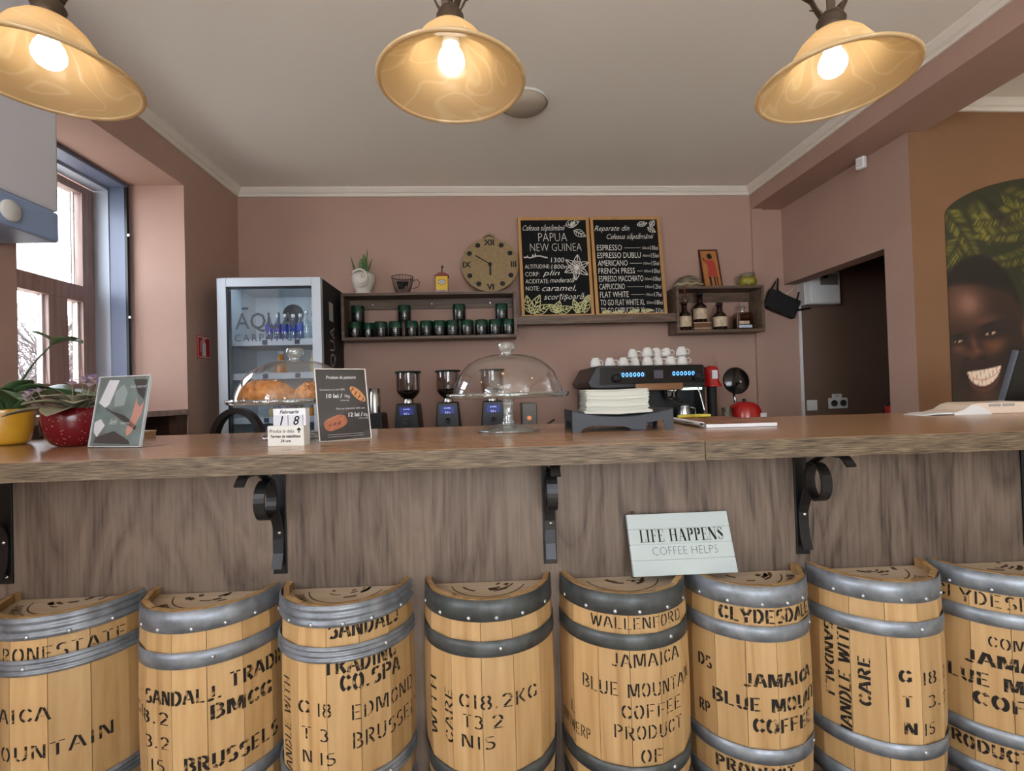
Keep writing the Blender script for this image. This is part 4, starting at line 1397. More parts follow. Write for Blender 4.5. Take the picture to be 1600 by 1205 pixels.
for nm, c1, shp in (('croissant_picture', srgb(206, 138, 72), oval(.044, .135, -.85, .030, .012)), ('bun_picture', srgb(178, 104, 70), oval(-.025, .052, .35, .033, .019, 20, .7))):
    b = MB()
    b.add([f(*p) for p in shp], [tuple(range(len(shp)))])
    pic = b.build(nm, mat(nm, c1, .5, vary=.3, vscale=120), card)
    b = MB()
    g = lambda x, y: (x, -.0002, y)
    if nm[0] == 'c':
        strokes2d(b, [[(.034 + k * .009, .155 - k * .011), (.026 + k * .009, .143 - k * .011)] for k in range(4)], g, .0028)
    else:
        strokes2d(b, [[(-.042, .042), (-.040, .048)], [(-.03, .045), (-.026, .052)], [(-.018, .047), (-.012, .055)]], g, .004)
    b.build('crust_mark', mat(nm + '_mark', srgb(110, 58, 30), .6), pic)

# napkin tray with a stack of napkins
t = at_counter('napkin_tray', 'black tray with a dished top holding white napkins', 'tray', .402, .400, ZT)
b = MB()
b.grid(lambda a, c: (-.15 + .30 * a, -.065 + .17 * c, .062 - .022 * math.sin(PI * a) ** .8), 20, 2, smooth=True)
b.build('dished_top', M_char, t, solid=.006)
for y in (-.068, .104):
    b = MB()
    b.prism([(-.15, 0), (-.128, 0), (-.118, .012)] + [(-.09 + .03 * k, .020 - (.004 * math.sin(PI * k / 6))) for k in range(4)] + [(.03, .004), (.066, .004), (.066, .022), (.118, .030), (.128, 0), (.15, 0), (.15, .062)] +
            [(.15 - .30 * k / 12, .062 - .022 * math.sin(PI * k / 12) ** .8) for k in range(1, 13)], lambda x, z, d: (x, d, z), y - .002, y + .002)
    b.build('side_wall', M_char, t)
for x in (-.15, .146):
    b = MB()
    b.prism([(-.066, 0), (-.045, 0), (-.035, .03), (.07, .03), (.082, 0), (.102, 0), (.102, .062), (-.066, .062)], lambda y, z, d: (d, y, z), x, x + .004)
    b.build('end_wall', M_char, t)
rnd = random.Random(11)
npk = at_counter('napkin_stack', 'stack of white paper napkins on the black tray', 'napkins', .392, .405, ZT + .051)
npk['kind'] = 'stuff'
b = MB()
for k in range(34):
    z = k * .0021
    dx, dy, g = rnd.uniform(-.003, .003), rnd.uniform(-.003, .003), (.008 if k < 4 else 0)
    b.add([(-.094 - g + dx, -.055 - g + dy, z + .003), (0 + dx, -.055 - g + dy, z - .001 + .002 * (k > 30)), (.094 + g + dx, -.055 - g + dy, z + .003), (.094 + g + dx, .065 + dy, z + .003), (0 + dx, .065 + dy, z - .001), (-.094 - g + dx, .065 + dy, z + .003)] +
          [(-.094 - g + dx, -.055 - g + dy, z + .0048), (0 + dx, -.055 - g + dy, z + .0008 + .002), (.094 + g + dx, -.055 - g + dy, z + .0048), (.094 + g + dx, .065 + dy, z + .0048), (0 + dx, .065 + dy, z + .0008), (-.094 - g + dx, .065 + dy, z + .0048)],
          [(0, 1, 4, 5), (1, 2, 3, 4), (6, 7, 10, 11), (7, 8, 9, 10), (0, 1, 7, 6), (1, 2, 8, 7), (2, 3, 9, 8), (3, 4, 10, 9), (4, 5, 11, 10), (5, 0, 6, 11)])
b.build('napkins', mat('napkin_paper', srgb(196, 196, 184), .85), npk)

# spiral notebook and two yellow pens
t = at_counter('spiral_notebook', 'spiral-bound notebook with a patterned brown cover lying on the bar', 'notebook', .642, .345, ZT, -.04)
MB().box(.014, .224, 0, .37, .001, .011).build('pages', M_paper, t)
MB().box(.004, .226, -.001, .371, .011, .0122).build('cover', mat('notebook_cover', srgb(176, 124, 96), .45, col2=srgb(96, 56, 46), vscale=26), t)
MB().box(.004, .226, -.001, .371, 0, .001).build('back_cover', M_black, t)
b = MB()
for k in range(33):
    y = .010 + .35 * k / 32
    b.tube([(.004 + .009 * math.cos(a), y + .0006 * j, .0096 + .0075 * math.sin(a)) for j, a in enumerate([2 * PI * q / 8 for q in range(8)])], .0017, 5, closed=True)
b.build('wire_binding', M_steel, t)
M_pen = mat('pen_yellow', srgb(196, 180, 66), .4)
for u, v, rz, lab in ((.70, .665, .25, 'yellow marker pen lying across the notebook, right-hand one'), (.675, .630, .75, 'yellow marker pen behind the tray, left-hand one')):
    t = at_counter('marker_pen', lab, 'pen', u, v, ZT + .0195, rz - .5, 'yellow pens on the notebook')
    MB().lathe([(.0001, 0), (.005, 0), (.0062, .004), (.0062, .065), (.0001, .065)], 12).build('barrel', M_pen, t, rot=(0, PI / 2, 0))
    MB().lathe([(.0068, .065), (.0068, .095), (.005, .102), (.0001, .102)], 12).build('cap', M_pen, t, rot=(0, PI / 2, 0))

# card terminal lying flat and screen at the right
t = at_counter('card_terminal', 'white plastic device with a flat thin lip lying on the right of the bar', 'device', 1.520, .565, ZT, 0)
MB().prism([(0, 0), (.045, .003), (.13, .004), (.13, .009), (.05, .009), (.02, .0065), (0, .003)], lambda x, z, d: (x, d, z), 0, .09).build('lip', M_white, t, bevel=.001)
MB().prism([(.10, 0), (.42, 0), (.425, .012), (.405, .036), (.392, .040), (.19, .040), (.165, .034), (.135, .016), (.10, .009)], lambda x, z, d: (x, d, z), -.005, .12).build('body', mat('warm_white_plastic', srgb(226, 206, 186), .4), t, bevel=.004)
MB().prism([(.10, .0), (.235, 0), (.225, .012), (.20, .026), (.165, .035), (.135, .017), (.10, .009)], lambda x, z, d: (x, d, z), -.007, -.0051).build('side_cheek', M_white, t)
for x in (.225, .275):
    MB().box(x, x + .042, -.0075, -.005, .026, .036).build('button', mat('grey_key', srgb(168, 160, 152), .4), t, bevel=.001)
MB().cyl((.33, .05, .040), .006, .003, 12).build('knob', M_white, t)
t = at_counter('order_screen', 'black touch screen seen from behind at the right photo edge', 'monitor', 2.035, .685, ZT, .06)
ln = (math.radians(17), 0, 0)
MB().box(0, .32, 0, .022, .0, .225).build('screen_back', M_black, t, loc=(0, .095, .012), rot=ln, bevel=.004)
MB().box(-.010, 0, 0, .018, .0, .225).build('side_edge', mat('grey_edge', srgb(104, 108, 118), .4, .3), t, loc=(0, .095, .012), rot=ln, bevel=.002)
MB().box(.08, .26, .002, .082, 0, .010).build('stand_base', M_black, t, bevel=.003)
MB().box(.13, .21, .05, .094, .010, .06).build('stand_neck', M_black, t)
t = at_counter('card_box', 'small beige card box at the back edge of the bar, behind the acrylic stand', 'box', -1.235, .655, ZT, .1)
MB().box(-.04, .035, -.03, .03, 0, .020).build('box_base', mat('beige_card', srgb(186, 164, 132), .7), t)
MB().box(-.041, .036, -.031, .031, .0205, .026).build('box_lid', mat('beige_card_lid', srgb(206, 188, 158), .7), t)
# ------------------------------------------------------------------ behind the bar
t = thing('back_counter', 'low dark back counter along the rear wall carrying the coffee machine', 'counter', (-.96, YB, 0))
MB().box(0, 3.05, -.66, -.002, .89, .93).build('counter_top', M_top, t)
MB().box(.01, 3.04, -.63, -.003, 0, .89).build('cabinet_body', M_shelf, t)
ZK = .93

# drinks fridge
t = thing('drinks_fridge', 'tall silver and black glass-door drinks fridge reading AQUA CARPATICA', 'fridge', (-1.305, 3.11, 0))
FW, FH, FD = .315, 1.985, .49
MB().box(-FW, -FW + .02, .045, FD, .0, FH).build('side_panel', M_blackm, t, bevel=.003)
sp = MB().box(FW - .02, FW, .045, FD, .0, FH).build('side_panel', M_blackm, t, bevel=.003)
M_fin = mat('fridge_inner', srgb(206, 214, 218), .5)
MB().box(-FW + .02, FW - .02, FD - .02, FD, .12, FH - .03).build('back_panel', M_fin, t)
MB().box(-FW + .02, FW - .02, .045, FD, FH - .03, FH).build('top_panel', M_fin, t)
MB().box(-FW + .02, FW - .02, .045, FD, 0, .12).build('base_panel', M_blackm, t)
for s in (-1, 1):
    MB().box(s * (FW - .021) - (.003 if s > 0 else 0), s * (FW - .021) + (.003 if s < 0 else 0), .05, FD - .02, .12, FH - .03).build('inner_lining', M_fin, t)
d = MB()
d.box(-FW, -FW + .055, 0, .042, .02, FH).box(FW - .055, FW, 0, .042, .02, FH).box(-FW + .055, FW - .055, 0, .042, FH - .055, FH).box(-FW + .055, FW - .055, 0, .042, .02, .16)
door = d.build('door', M_alum, t, bevel=.003)
MB().box(-FW + .05, FW - .05, .018, .022, .155, FH - .05).build('door_glass', M_fpane, door)
g = MB()
g.box(-FW + .055, -FW + .067, .002, .04, .16, FH - .055).box(-FW + .055, FW - .055, .002, .04, FH - .064, FH - .055)
g.build('door_gasket', M_iron, door)
b = MB()
f = lambda x, y: (x, .0165, y)
put2d(b, type2d('AQUA', .145, 'LEFT', 0, .0008), f, -.215, 1.668, 0, .365)
b.add([f(*p) for p in ((-.175, 1.79), (-.135, 1.79), (-.135, 1.803), (-.175, 1.803))], [(0, 1, 2, 3)])
put2d(b, type2d('CARPATICA', .066, 'LEFT', 0, 0, 1.3), f, -.222, 1.590, 0, .405)
b.build('door_lettering', mat('fridge_letter_grey', srgb(58, 66, 74), .5), door)
b = MB()
put2d(b, type2d('AQUA', .15, 'LEFT', 0, -.001), lambda x, y: (FW + .0008, .27 - y, 1.34 + x), 0, 0, 0, .36)
b.add([(FW + .0008, y, z) for y, z in ((.16, 1.735), (.25, 1.735), (.25, 1.86), (.16, 1.86))], [(0, 1, 2, 3)])
b.build('side_lettering', mat('fridge_letter_light', srgb(170, 170, 168), .5), sp)
for x in (-.03, .17):
    MB().lathe([(.0001, .004), (.07, .004), (.074, 0)], 28).build('fan_grille', mat('fan_grille', srgb(84, 80, 78), .6, bump=.8, bscale=250), t, loc=(x, FD - .02, 1.83), rot=(PI / 2, 0, 0))
MB().box(-.24, .24, .06, .09, FH - .052, FH - .032).build('inner_lamp', mat('fridge_led', (1, 1, 1), .5, emit=(.82, .92, 1.0), estr=9), t)
M_strip = mat('price_strip', srgb(226, 232, 240), .5)
lev = [1.580, 1.365, 1.085, .80, .50]
for z in lev:
    sh = MB().box(-FW + .026, FW - .026, .075, FD - .03, z - .008, z).build('glass_shelf', M_fin, t)
    st = MB().box(-FW + .026, FW - .026, .068, .073, z - .012, z + .028).build('price_strip', M_strip, sh)
    b = MB()
    for x in (-.06, .14):
        b.add([(x + a, .0672, z + c) for a, c in ((-.016, -.007), (.016, -.007), (.016, .022), (-.016, .022))], [(0, 1, 2, 3)])
    b.build('price_mark', mat('price_mark', srgb(70, 80, 104), .6), st)


def bottle(name, label, loc, r, h, body_m, cap_m, lab_m=None, group=None, cat='bottle', neck=.3, cap_r=None, lz=(.2, .5), shoulder=.16):
    t = thing(name, label, cat, loc, 0, group)
    cr = r * .42
    hs = h * (1 - neck)
    MB().lathe([(.0001, .001), (r * .9, 0), (r, r * .15), (r, hs - h * shoulder * .5), (r * .92, hs - h * shoulder * .1), (cr * 1.15, hs + h * shoulder * .5), (cr, hs + h * shoulder * .8), (cr, h * .93), (.0001, h * .93)], 20).build('bottle_body', body_m, t)
    MB().lathe([(cr * 1.12, h * .90), (cr * 1.15, h * .91), (cr * 1.12, h), (.0001, h)], 16).build('cap', cap_m, t)
    if lab_m:
        MB().lathe([(r + .0006, h * lz[0]), (r + .0006, h * lz[1])], 20).build('bottle_label', lab_m, t)
    return t


M_water = thin_glass('water_bottle_glass', (.42, .52, .78), base=.2)
M_blue = mat('blue_label', srgb(60, 78, 180), .4)
M_clearb = thin_glass('clear_bottle_glass', (.88, .95, .94), base=.2)
fx, fy = -1.305, 3.11
for k in range(5):
    bottle('water_bottle', ('first', 'second', 'third', 'fourth', 'fifth')[k] + ' blue-labelled water bottle from the left on the top fridge shelf', (fx - .07 + .05 * k, fy + .16 + .012 * (k % 2), lev[0] + .0), .023, .20, M_water, M_white, M_blue, 'blue water bottles in the fridge', lz=(.42, .66))
for k, (x, y) in enumerate(((.175, .14), (.215, .17), (.255, .15))):
    bottle('glass_bottle', ('left', 'middle', 'right')[k] + ' clear glass bottle on the top fridge shelf, right of the blue ones', (fx + x, fy + y, lev[0]), .020, .215, M_clearb, M_steel, None, 'clear bottles in the fridge')
M_jo = mat('juice_orange', srgb(220, 140, 50), .25)
M_jp = mat('juice_pink', srgb(214, 110, 150), .25)
M_jy = mat('juice_cream', srgb(226, 206, 150), .25)
M_jc = mat('juice_red', srgb(150, 60, 60), .25)
bottle('juice_bottle', 'orange drink bottle on the second fridge shelf', (fx + .0, fy + .16, lev[1]), .034, .17, M_jo, M_white, None, None, neck=.45, shoulder=.5)
bottle('milk_bottle', 'small white bottle at the right of the second fridge shelf', (fx + .21, fy + .15, lev[1]), .022, .16, M_jy, M_white, None, None)
for k, (m, n_) in enumerate(((M_jy, 'cream'), (M_jp, 'pink'), (M_jp, 'second pink'), (M_jc, 'dark red'), (M_jy, 'right-hand pale'), (M_jo, 'orange'))):
    bottle('yogurt_jar', n_ + ' little drink jar on the third fridge shelf seen through the left dome', (fx - .055 + .05 * k, fy + .14, lev[2]), .021, .095, m, M_steel, None, 'little jars in the fridge', neck=.22, shoulder=.1)

# bar stool behind the left cake stand
t = thing('bar_stool', 'black bar stool with an arched backrest behind the left cake stand', 'stool', (-.995, 2.05, 0))
MB().lathe([(.0001, .74), (.17, .74), (.18, .75), (.17, .77), (.0001, .775)], 32).build('seat', M_black, t)
b = MB().strap([(-.093 * math.cos(a) , 0, 1.055 + .128 * math.sin(a)) for a in [math.radians(180 - x) * -1 + PI for x in range(0, 181, 12)]], (0, 1, 0), .045, .022)
b.strap([(-.093, .0, 1.06), (-.115, 0, .9), (-.12, 0, .76)], (0, 1, 0), .045, .02).strap([(.093, 0, 1.06), (.10, 0, .9), (.11, 0, .76)], (0, 1, 0), .045, .02)
b.build('backrest', M_black, t)
for sx in (-1, 1):
    for sy in (-1, 1):
        MB().tube([(sx * .12, sy * .12, .745), (sx * .19, sy * .19, 0)], .012, 10).build('leg', M_black, t)

# coffee grinders
M_hop = thin_glass('smoke_hopper', (.55, .5, .48), base=.10)
M_bean = mat('coffee_beans', srgb(40, 26, 18), .6, bump=1, bscale=120)
M_lcd = mat('grinder_display', (.02, .03, .2), .4, emit=(.05, .08, .6), estr=.12)


def grinder(loc, label, rz=0):
    t = thing('coffee_grinder', label, 'coffee grinder', loc, rz, 'coffee grinders on the back counter')
    b = MB()
    b.prism([(-.085, 0), (.085, 0), (.066, .235), (.058, .245), (-.058, .245), (-.066, .235)], lambda x, z, d: (x, d, z), -.10, .11)
    b.build('grinder_body', M_black, t, bevel=.008)
    MB().box(-.044, .044, -.1035, -.099, .172, .222).build('display', M_lcd, t, bevel=.003)
    b = MB()
    put2d(b, type2d('eureka', .015, 'CENTER'), lambda x, y: (x, -.1045, y + .205))
    put2d(b, type2d('0.0 s', .018, 'CENTER'), lambda x, y: (x, -.1045, y + .175))
    b.build('display_text', mat('lcd_text', (.4, .5, 1), .5, emit=(.5, .6, 1), estr=1.2), t)
    MB().lathe([(.019, 0), (.019, .012), (.013, .012), (.011, .003), (.0001, .003)], 20).build('push_button', M_char, t, loc=(0, -.098, .13), rot=(PI / 2, 0, 0))
    MB().prism([(-.022, 0), (.022, 0), (.014, .018), (-.014, .018)], lambda x, z, d: (x, d, z + .075), -.106, -.099).build('badge', M_steel, t, bevel=.004)
    MB().lathe([(.034, .245), (.034, .262), (.028, .272)], 24).build('collar', M_steel, t)
    h = MB().lathe([(.028, .270), (.05, .285), (.072, .315), (.074, .33), (.074, .437)], 28).build('hopper', M_hop, t)
    MB().lathe([(.0001, .272), (.026, .272), (.048, .287), (.069, .316), (.070, .326), (.0001, .334)], 24).build('beans', M_bean, h)
    MB().lathe([(.0001, .437), (.081, .437), (.083, .443), (.081, .449), (.0001, .450)], 28).build('hopper_lid', M_blackm, t)
    MB().tube([(.0, 0, .33), (0, 0, .437)], .008, 8).build('hopper_post', M_steel, t)
    return t


g0 = grinder((-.468, 3.16, ZK), 'black coffee grinder with smoked hopper, left of the cake dome')
dup(g0, (-.215, 3.16, ZK), 0, 'second black coffee grinder, its hopper half behind the left rim of the middle dome')
dup(g0, (.070, 3.16, ZK), 0, 'third black coffee grinder, seen through the middle glass dome')
t = thing('burr_grinder', 'low black grinder with a steel cylinder, just right of the black price card', 'coffee grinder', (-.685, 3.17, ZK))
MB().prism([(-.075, 0), (.075, 0), (.06, .19), (-.06, .19)], lambda x, z, d: (x, d, z), -.09, .09).build('grinder_body', M_black, t, bevel=.012)
MB().lathe([(.036, .19), (.036, .30), (.034, .305), (.034, .345), (.0001, .345)], 28).build('dosing_cylinder', M_steel, t)
MB().tube([(-.03, -.10, .09), (-.03, -.125, .09), (.03, -.125, .09), (.04, -.10, .09), (.035, -.115, .06), (-.03, -.12, .055)], .006, 8).build('portafilter_fork', M_chrome, t)
t = thing('tamper_station', 'grey box device with a small orange-lit button right of the dome stem', 'device', (.296, 3.12, ZK))
MB().box(-.045, .05, -.06, .08, 0, .225).build('case', mat('grey_metal', srgb(100, 96, 92), .45, .5), t, bevel=.006)
MB().lathe([(.014, 0), (.014, .005), (.009, .006), (.0001, .006)], 20).build('button', mat('orange_button', srgb(220, 130, 80), .4, emit=(1, .35, .15), estr=.5), t, loc=(0, -.06, .13), rot=(PI / 2, 0, 0))
MB().tube([(.07, -.04, .06), (.16, -.06, .115)], .006, 8).build('side_handle', M_black, t)

# espresso machine
t = thing('espresso_machine', 'black two-group espresso machine with blue-lit keypads', 'espresso machine', (1.035, 2.97, ZK))
MB().prism([(-.385, .34), (-.325, .44), (.345, .435), (.36, .42), (.36, .30), (-.33, .30), (-.37, .31)], lambda x, z, d: (x, d, z), -.02, .50).build('head_housing', M_black, t, bevel=.006)
fasc = MB().prism([(-.31, .325), (-.305, .43), (.34, .43), (.35, .325)], lambda x, z, d: (x, d, z), -.026, -.02).build('fascia', mat('gloss_fascia', srgb(14, 14, 16), .15), t)
M_led = mat('blue_led', (.02, .05, .4), .5, emit=(.12, .42, 1.0), estr=3.5)
for x0 in (-.165, .155):
    pnl = MB().box(x0 - .02, x0 + .145, -.0275, -.026, .362, .402).build('keypad', mat('keypad_black', srgb(10, 14, 40), .3), fasc, bevel=.004)
    b = MB()
    for k in range(6):
        b.add([(x0 + .0625 + (k - 2.5) * .0245 + .009 * math.cos(a), -.0281, .382 + .013 * math.sin(a)) for a in [2 * PI * q / 10 for q in range(10)]] +
              [(x0 + .0625 + (k - 2.5) * .0245 + .005 * math.cos(a), -.0281, .382 + .008 * math.sin(a)) for a in [2 * PI * q / 10 for q in range(10)]], [(q, (q + 1) % 10, 10 + (q + 1) % 10, 10 + q) for q in range(10)])
    b.build('lit_key', M_led, pnl)
MB().box(.03, .088, -.0285, -.026, .355, .405).build('screen', mat('machine_screen', srgb(86, 80, 92), .2), fasc)
for x in (-.205, .305):
    MB().lathe([(.026, 0), (.026, .03), (.022, .036), (.0001, .036)], 24).build('steam_knob', M_blackm, t, loc=(x, -.026, .362), rot=(PI / 2, 0, 0))
MB().box(-.09, .21, -.035, -.0265, .282, .325).build('trim_bar', mat('copper_trim', srgb(150, 112, 82), .3, .7), t, bevel=.003)
MB().box(.215, .335, -.022, .01, .279, .292).build('work_light', mat('work_light', (1, 1, 1), .5, emit=(.8, 1, .85), estr=2.2), t)
MB().box(-.32, .35, .12, .50, .07, .30).build('back_panel', M_black, t)
MB().box(-.34, .36, -.03, .50, .0, .07).build('drip_tray', M_black, t, bevel=.006)
for x in (-.12, .165):
    gr = MB().lathe([(.034, 0), (.034, .035), (.040, .038), (.040, .065), (.03, .07)], 24).build('group_head', M_chrome, t, loc=(x, .05, .225))
    MB().tube([(0, -.035, .005), (0, -.10, -.005), (0, -.15, -.012)], [.011, .013, .011], 10).build('portafilter_handle', M_black, gr)
for x in (-.30, .31):
    MB().tube([(x, -.02, .29), (x, -.05, .25), (x + .015, -.06, .16), (x + .02, -.07, .09)], .005, 8).build('steam_wand', M_chrome, t)
for x in (-.30, .33):
    for y in (.03, .44):
        pass
MB().box(-.345, -.325, -.02, .5, .07, .30).build('side_cheek', M_black, t)
MB().box(.345, .362, .0, .5, .07, .32).build('side_cheek', M_black, t)
j = thing('milk_jug', 'steel milk jug on the drip tray at the right of the espresso machine', 'jug', (1.27, 2.99, ZK + .0705))
MB().lathe([(.0001, 0), (.038, 0), (.042, .01), (.040, .06), (.032, .10), (.036, .115), (.034, .114), (.029, .1), (.037, .06), (.0001, .005)], 28).build('jug_body', M_steel, j)
MB().tube([(.034, 0, .10), (.07, 0, .09), (.072, 0, .04), (.042, 0, .025)], .004, 8).build('handle', M_steel, j)
t = thing('bar_towel', 'white folded cloth on the drip tray of the espresso machine', 'cloth', (1.03, 2.99, ZK + .0705))
MB().grid(lambda a, c: (-.10 + .20 * a, -.02 + .09 * c, .055 + .022 * math.sin(a * 9 + c * 2) * math.sin(PI * a) - .05 * abs(a - .4)), 24, 8).build('folded_cloth', mat('cloth_white', srgb(214, 218, 230), .9), t, solid=.006)
MB().box(-.10, .10, .0, .07, 0, .038).build('cloth_fold', M_blackm, t, bevel=.008)


def cup(loc, label, rz):
    t = thing('coffee_cup', label, 'cup', loc, rz, 'white cups on the espresso machine')
    MB().lathe([(.0001, .058), (.020, .058), (.022, .056), (.030, .040), (.034, .02), (.036, 0), (.034, 0), (.031, .02), (.02, .05), (.0001, .052)], 24).build('cup_bowl', M_ceramic, t)
    MB().tube([(.033, 0, .016), (.05, 0, .014), (.056, 0, .028), (.046, 0, .042), (.029, 0, .042)], .0038, 8).build('handle', M_ceramic, t)
    return t


ztop = ZK + .4405
c0 = cup((.730, 3.06, ztop), 'upturned white cup standing alone at the left end of the espresso machine top', .3)
spots = [(.822, 3.06, 0, 'second upturned white cup from the left on the espresso machine'), (.910, 3.06, 0, 'third upturned white cup from the left on the espresso machine'),
         (.995, 3.10, 0, 'white cup in the lower row, left end of the double-stacked cups'), (1.06, 3.04, 0, 'white cup in the lower row, second of the double-stacked cups'),
         (1.135, 3.06, 0, 'white cup in the lower row, third of the double-stacked cups'), (1.215, 3.05, 0, 'white cup in the lower row, fourth of the double-stacked cups'), (1.29, 3.05, 0, 'white cup in the lower row, right end of the double-stacked cups'),
         (1.0, 3.14, 1, 'white cup in the upper row, leftmost and set back'), (1.065, 3.05, 1, 'white cup in the upper row, second from left'), (1.14, 3.10, 1, 'white cup in the upper row, third from left'),
         (1.21, 3.11, 1, 'white cup in the upper row, fourth from left'), (1.285, 3.04, 1, 'white cup in the upper row, rightmost and nearest')]
for k, (x, y, up, lab) in enumerate(spots):
    dup(c0, (x, y, ztop - .0015 + up * .0585), -.4 + .25 * (k % 3), lab)

# red cap dispenser, fan and kettle on the right
t = thing('syrup_dispenser', 'red dome-topped canister beside the right end of the espresso machine', 'canister', (1.50, 3.09, ZK))
MB().lathe([(.0001, .43), (.02, .43), (.038, .42), (.046, .40), (.048, .33), (.062, .305), (.064, .295), (.0001, .295)], 28).build('red_dome', M_red, t)
MB().lathe([(.045, 0), (.045, .008), (.03, .02), (.03, .295)], 24).build('pillar', M_blackm, t)
b = MB().box(-.018, .018, -.052, -.047, .345, .40)
b.build('paper_tag', M_paper, t)
t = thing('table_fan', 'round black disc on a thin stem standing on a red rounded base', 'fan', (1.70, 3.06, ZK))
MB().lathe([(.0001, 0), (.098, 0), (.103, .01), (.104, .08), (.098, .135), (.085, .165), (.06, .185), (.0001, .195)], 36).build('red_base', M_red, t)
MB().lathe([(.011, .19), (.012, .208), (.0001, .21)], 14).build('base_knob', M_black, t)
b = MB().box(.045, .083, -.108, -.100, .07, .12)
b.build('paper_tag', M_paper, t)
MB().tube([(-.05, .02, .15), (-.05, .02, .20), (-.06, .015, .25)], .009, 8).build('stem', M_steel, t)
MB().lathe([(.0001, .0), (.075, .004), (.086, .014), (.088, .022), (.080, .03), (.0001, .034)], 40).build('disc', mat('black_gloss', srgb(20, 19, 20), .12), t, loc=(-.06, -.0, .325), rot=(PI / 2 - .15, 0, 0))
MB().lathe([(.010, .012), (.010, .0), (.0001, -.002)], 16).build('hub', M_chrome, t, loc=(-.045, -.035, .318), rot=(PI / 2, 0, 0))
t = thing('glass_tumbler', 'small drinking glass standing right of the espresso machine', 'glass', (1.545, 2.98, ZK))
MB().lathe([(.0001, .002), (.028, 0), (.036, .16), (.034, .16), (.027, .006), (.0001, .006)], 24).build('tumbler', M_clearb, t)
t = thing('red_bottle', 'dark bottle with a red label at the passage edge, half hidden by the wall corner', 'bottle', (2.568, 2.90, 0))
MB().lathe([(.0001, 0), (.036, 0), (.036, 1.075), (.014, 1.10), (.013, 1.15), (.0001, 1.15)], 20).build('bottle_body', M_iron, t)
MB().lathe([(.0365, 1.01), (.0365, 1.07)], 20).build('bottle_label', M_red, t)

# green tins
M_tin = mat('black_green_tin', srgb(17, 20, 19), .22, coat=.5)
M_tlid = mat('dark_green_band', srgb(14, 62, 46), .22, coat=.5)
M_tlet = mat('tin_print', srgb(206, 206, 200), .6)
ords = ['first', 'second', 'third', 'fourth', 'fifth', 'sixth', 'seventh', 'eighth', 'ninth', 'tenth', 'eleventh', 'twelfth']


def tin(loc, label, rz, group):
    t = thing('coffee_tin', label, 'tin', loc, rz, group)
    R_, H_ = .0465, .113
    MB().lathe([(.0001, 0), (R_ - .001, 0), (R_, .002), (R_, H_ * .58)], 28).build('tin_body', M_tin, t)
    MB().lathe([(R_ + .0004, H_ * .58), (R_ + .0004, H_ - .002), (R_ - .002, H_), (.0001, H_ - .001)], 28).build('green_lid', M_tlid, t)
    b = MB()
    fn = lambda x, y: ((R_ + .0012) * math.sin(x / R_), -(R_ + .0012) * math.cos(x / R_), y)
    hs = [(0, 0), (.0055, .0065), (.0045, .0095), (.0015, .0095), (0, .008), (-.0015, .0095), (-.0045, .0095), (-.0055, .0065)]
    b.add([fn(x, y + .045) for x, y in hs], [tuple(range(8))])
    put2d(b, type2d('COFFEE', .008, 'CENTER'), fn, 0, .033)
    put2d(b, type2d('premium blend', .0045, 'CENTER'), fn, 0, .023)
    put2d(b, type2d('250 g', .0045, 'CENTER'), fn, 0, .013)
    b.build('tin_print', M_tlet, t)
    return t


ty, tz = 3.515, 1.6405
xs = [-.885, -.803, -.703, -.600, -.487, -.382, -.288, -.195, -.090, .012, .111, .210]
t0 = None
for k, x in enumerate(xs):
    lab = ords[k] + ' dark green tin from the left in the bottom row of the box shelf'
    if t0 is None:
        t0 = tin((x, ty, tz), lab, 0, 'green tins in the bottom row')
    else:
        dup(t0, (x, ty + (.058 if k == 1 else 0), tz), (k % 3 - 1) * .12, lab)
for x, lab in ((-.862, 'upper green tin at the left end of the box shelf'), (-.535, 'upper green tin standing on the fourth and fifth lower tins'), (-.145, 'upper green tin standing on the eighth and ninth lower tins'), (.160, 'upper green tin at the right end of the box shelf')):
    dup(t0, (x, ty, tz + .1132), .1, lab, 'green tins stacked in the upper row')

# on top of the long shelf
zs_ = 1.9505
t = thing('snake_plant', 'snake plant in a white rose-shaped planter on the long shelf', 'potted plant', (-.825, 3.53, zs_))
M_rose = mat('rose_planter', srgb(204, 196, 184), .6)
pl = MB().lathe([(.0001, 0), (.062, 0), (.064, .012), (.046, .026), (.066, .06), (.080, .10), (.080, .14), (.074, .16), (.068, .15), (.0001, .145)], 36, scale=lambda a, r, z: (1 + (.05 * math.sin(5 * a) if z > .03 else 0), .72)).build('planter', M_rose, t)
b = MB()
sp_ = [((.008 + .0062 * g) * math.cos(g * 1.02), -.078 - .006 * math.cos(g), .11 + (.008 + .0062 * g) * math.sin(g * 1.02)) for g in [k * .3 for k in range(48)] if .008 + .0062 * g < .062]
b.tube(sp_, [.009] * len(sp_), 8)
b.ball((0, -.06, .10), .056, 16, sy=.4)
b.build('rose_relief', M_rose, pl)
M_snake = mat('snake_leaf', srgb(58, 92, 50), .45, col2=srgb(100, 128, 66), vscale=30, stretch=(.4, .4, 2.5))
for az, pt, L, W, x in ((1.8, 1.50, .16, .05, .01), (2.9, 1.25, .15, .026, -.05), (.2, 1.42, .20, .036, .02), (.1, 1.2, .13, .03, .03), (4.7, 1.4, .12, .045, -.01)):
    b = MB()
    leaf(b, (x, 0, .14), az, pt, L, W, -.12, .22, 4, 9, .75)
    b.build('leaf', M_snake, t, solid=.002)
t = thing('wire_cup', 'black wire basket shaped like a teacup with pods inside, on the long shelf', 'wire basket', (-.545, 3.53, zs_))
b = MB()
R0, R1, HH = .035, .078, .122
cr = lambda s: R0 + (R1 - R0) * (s ** .55)
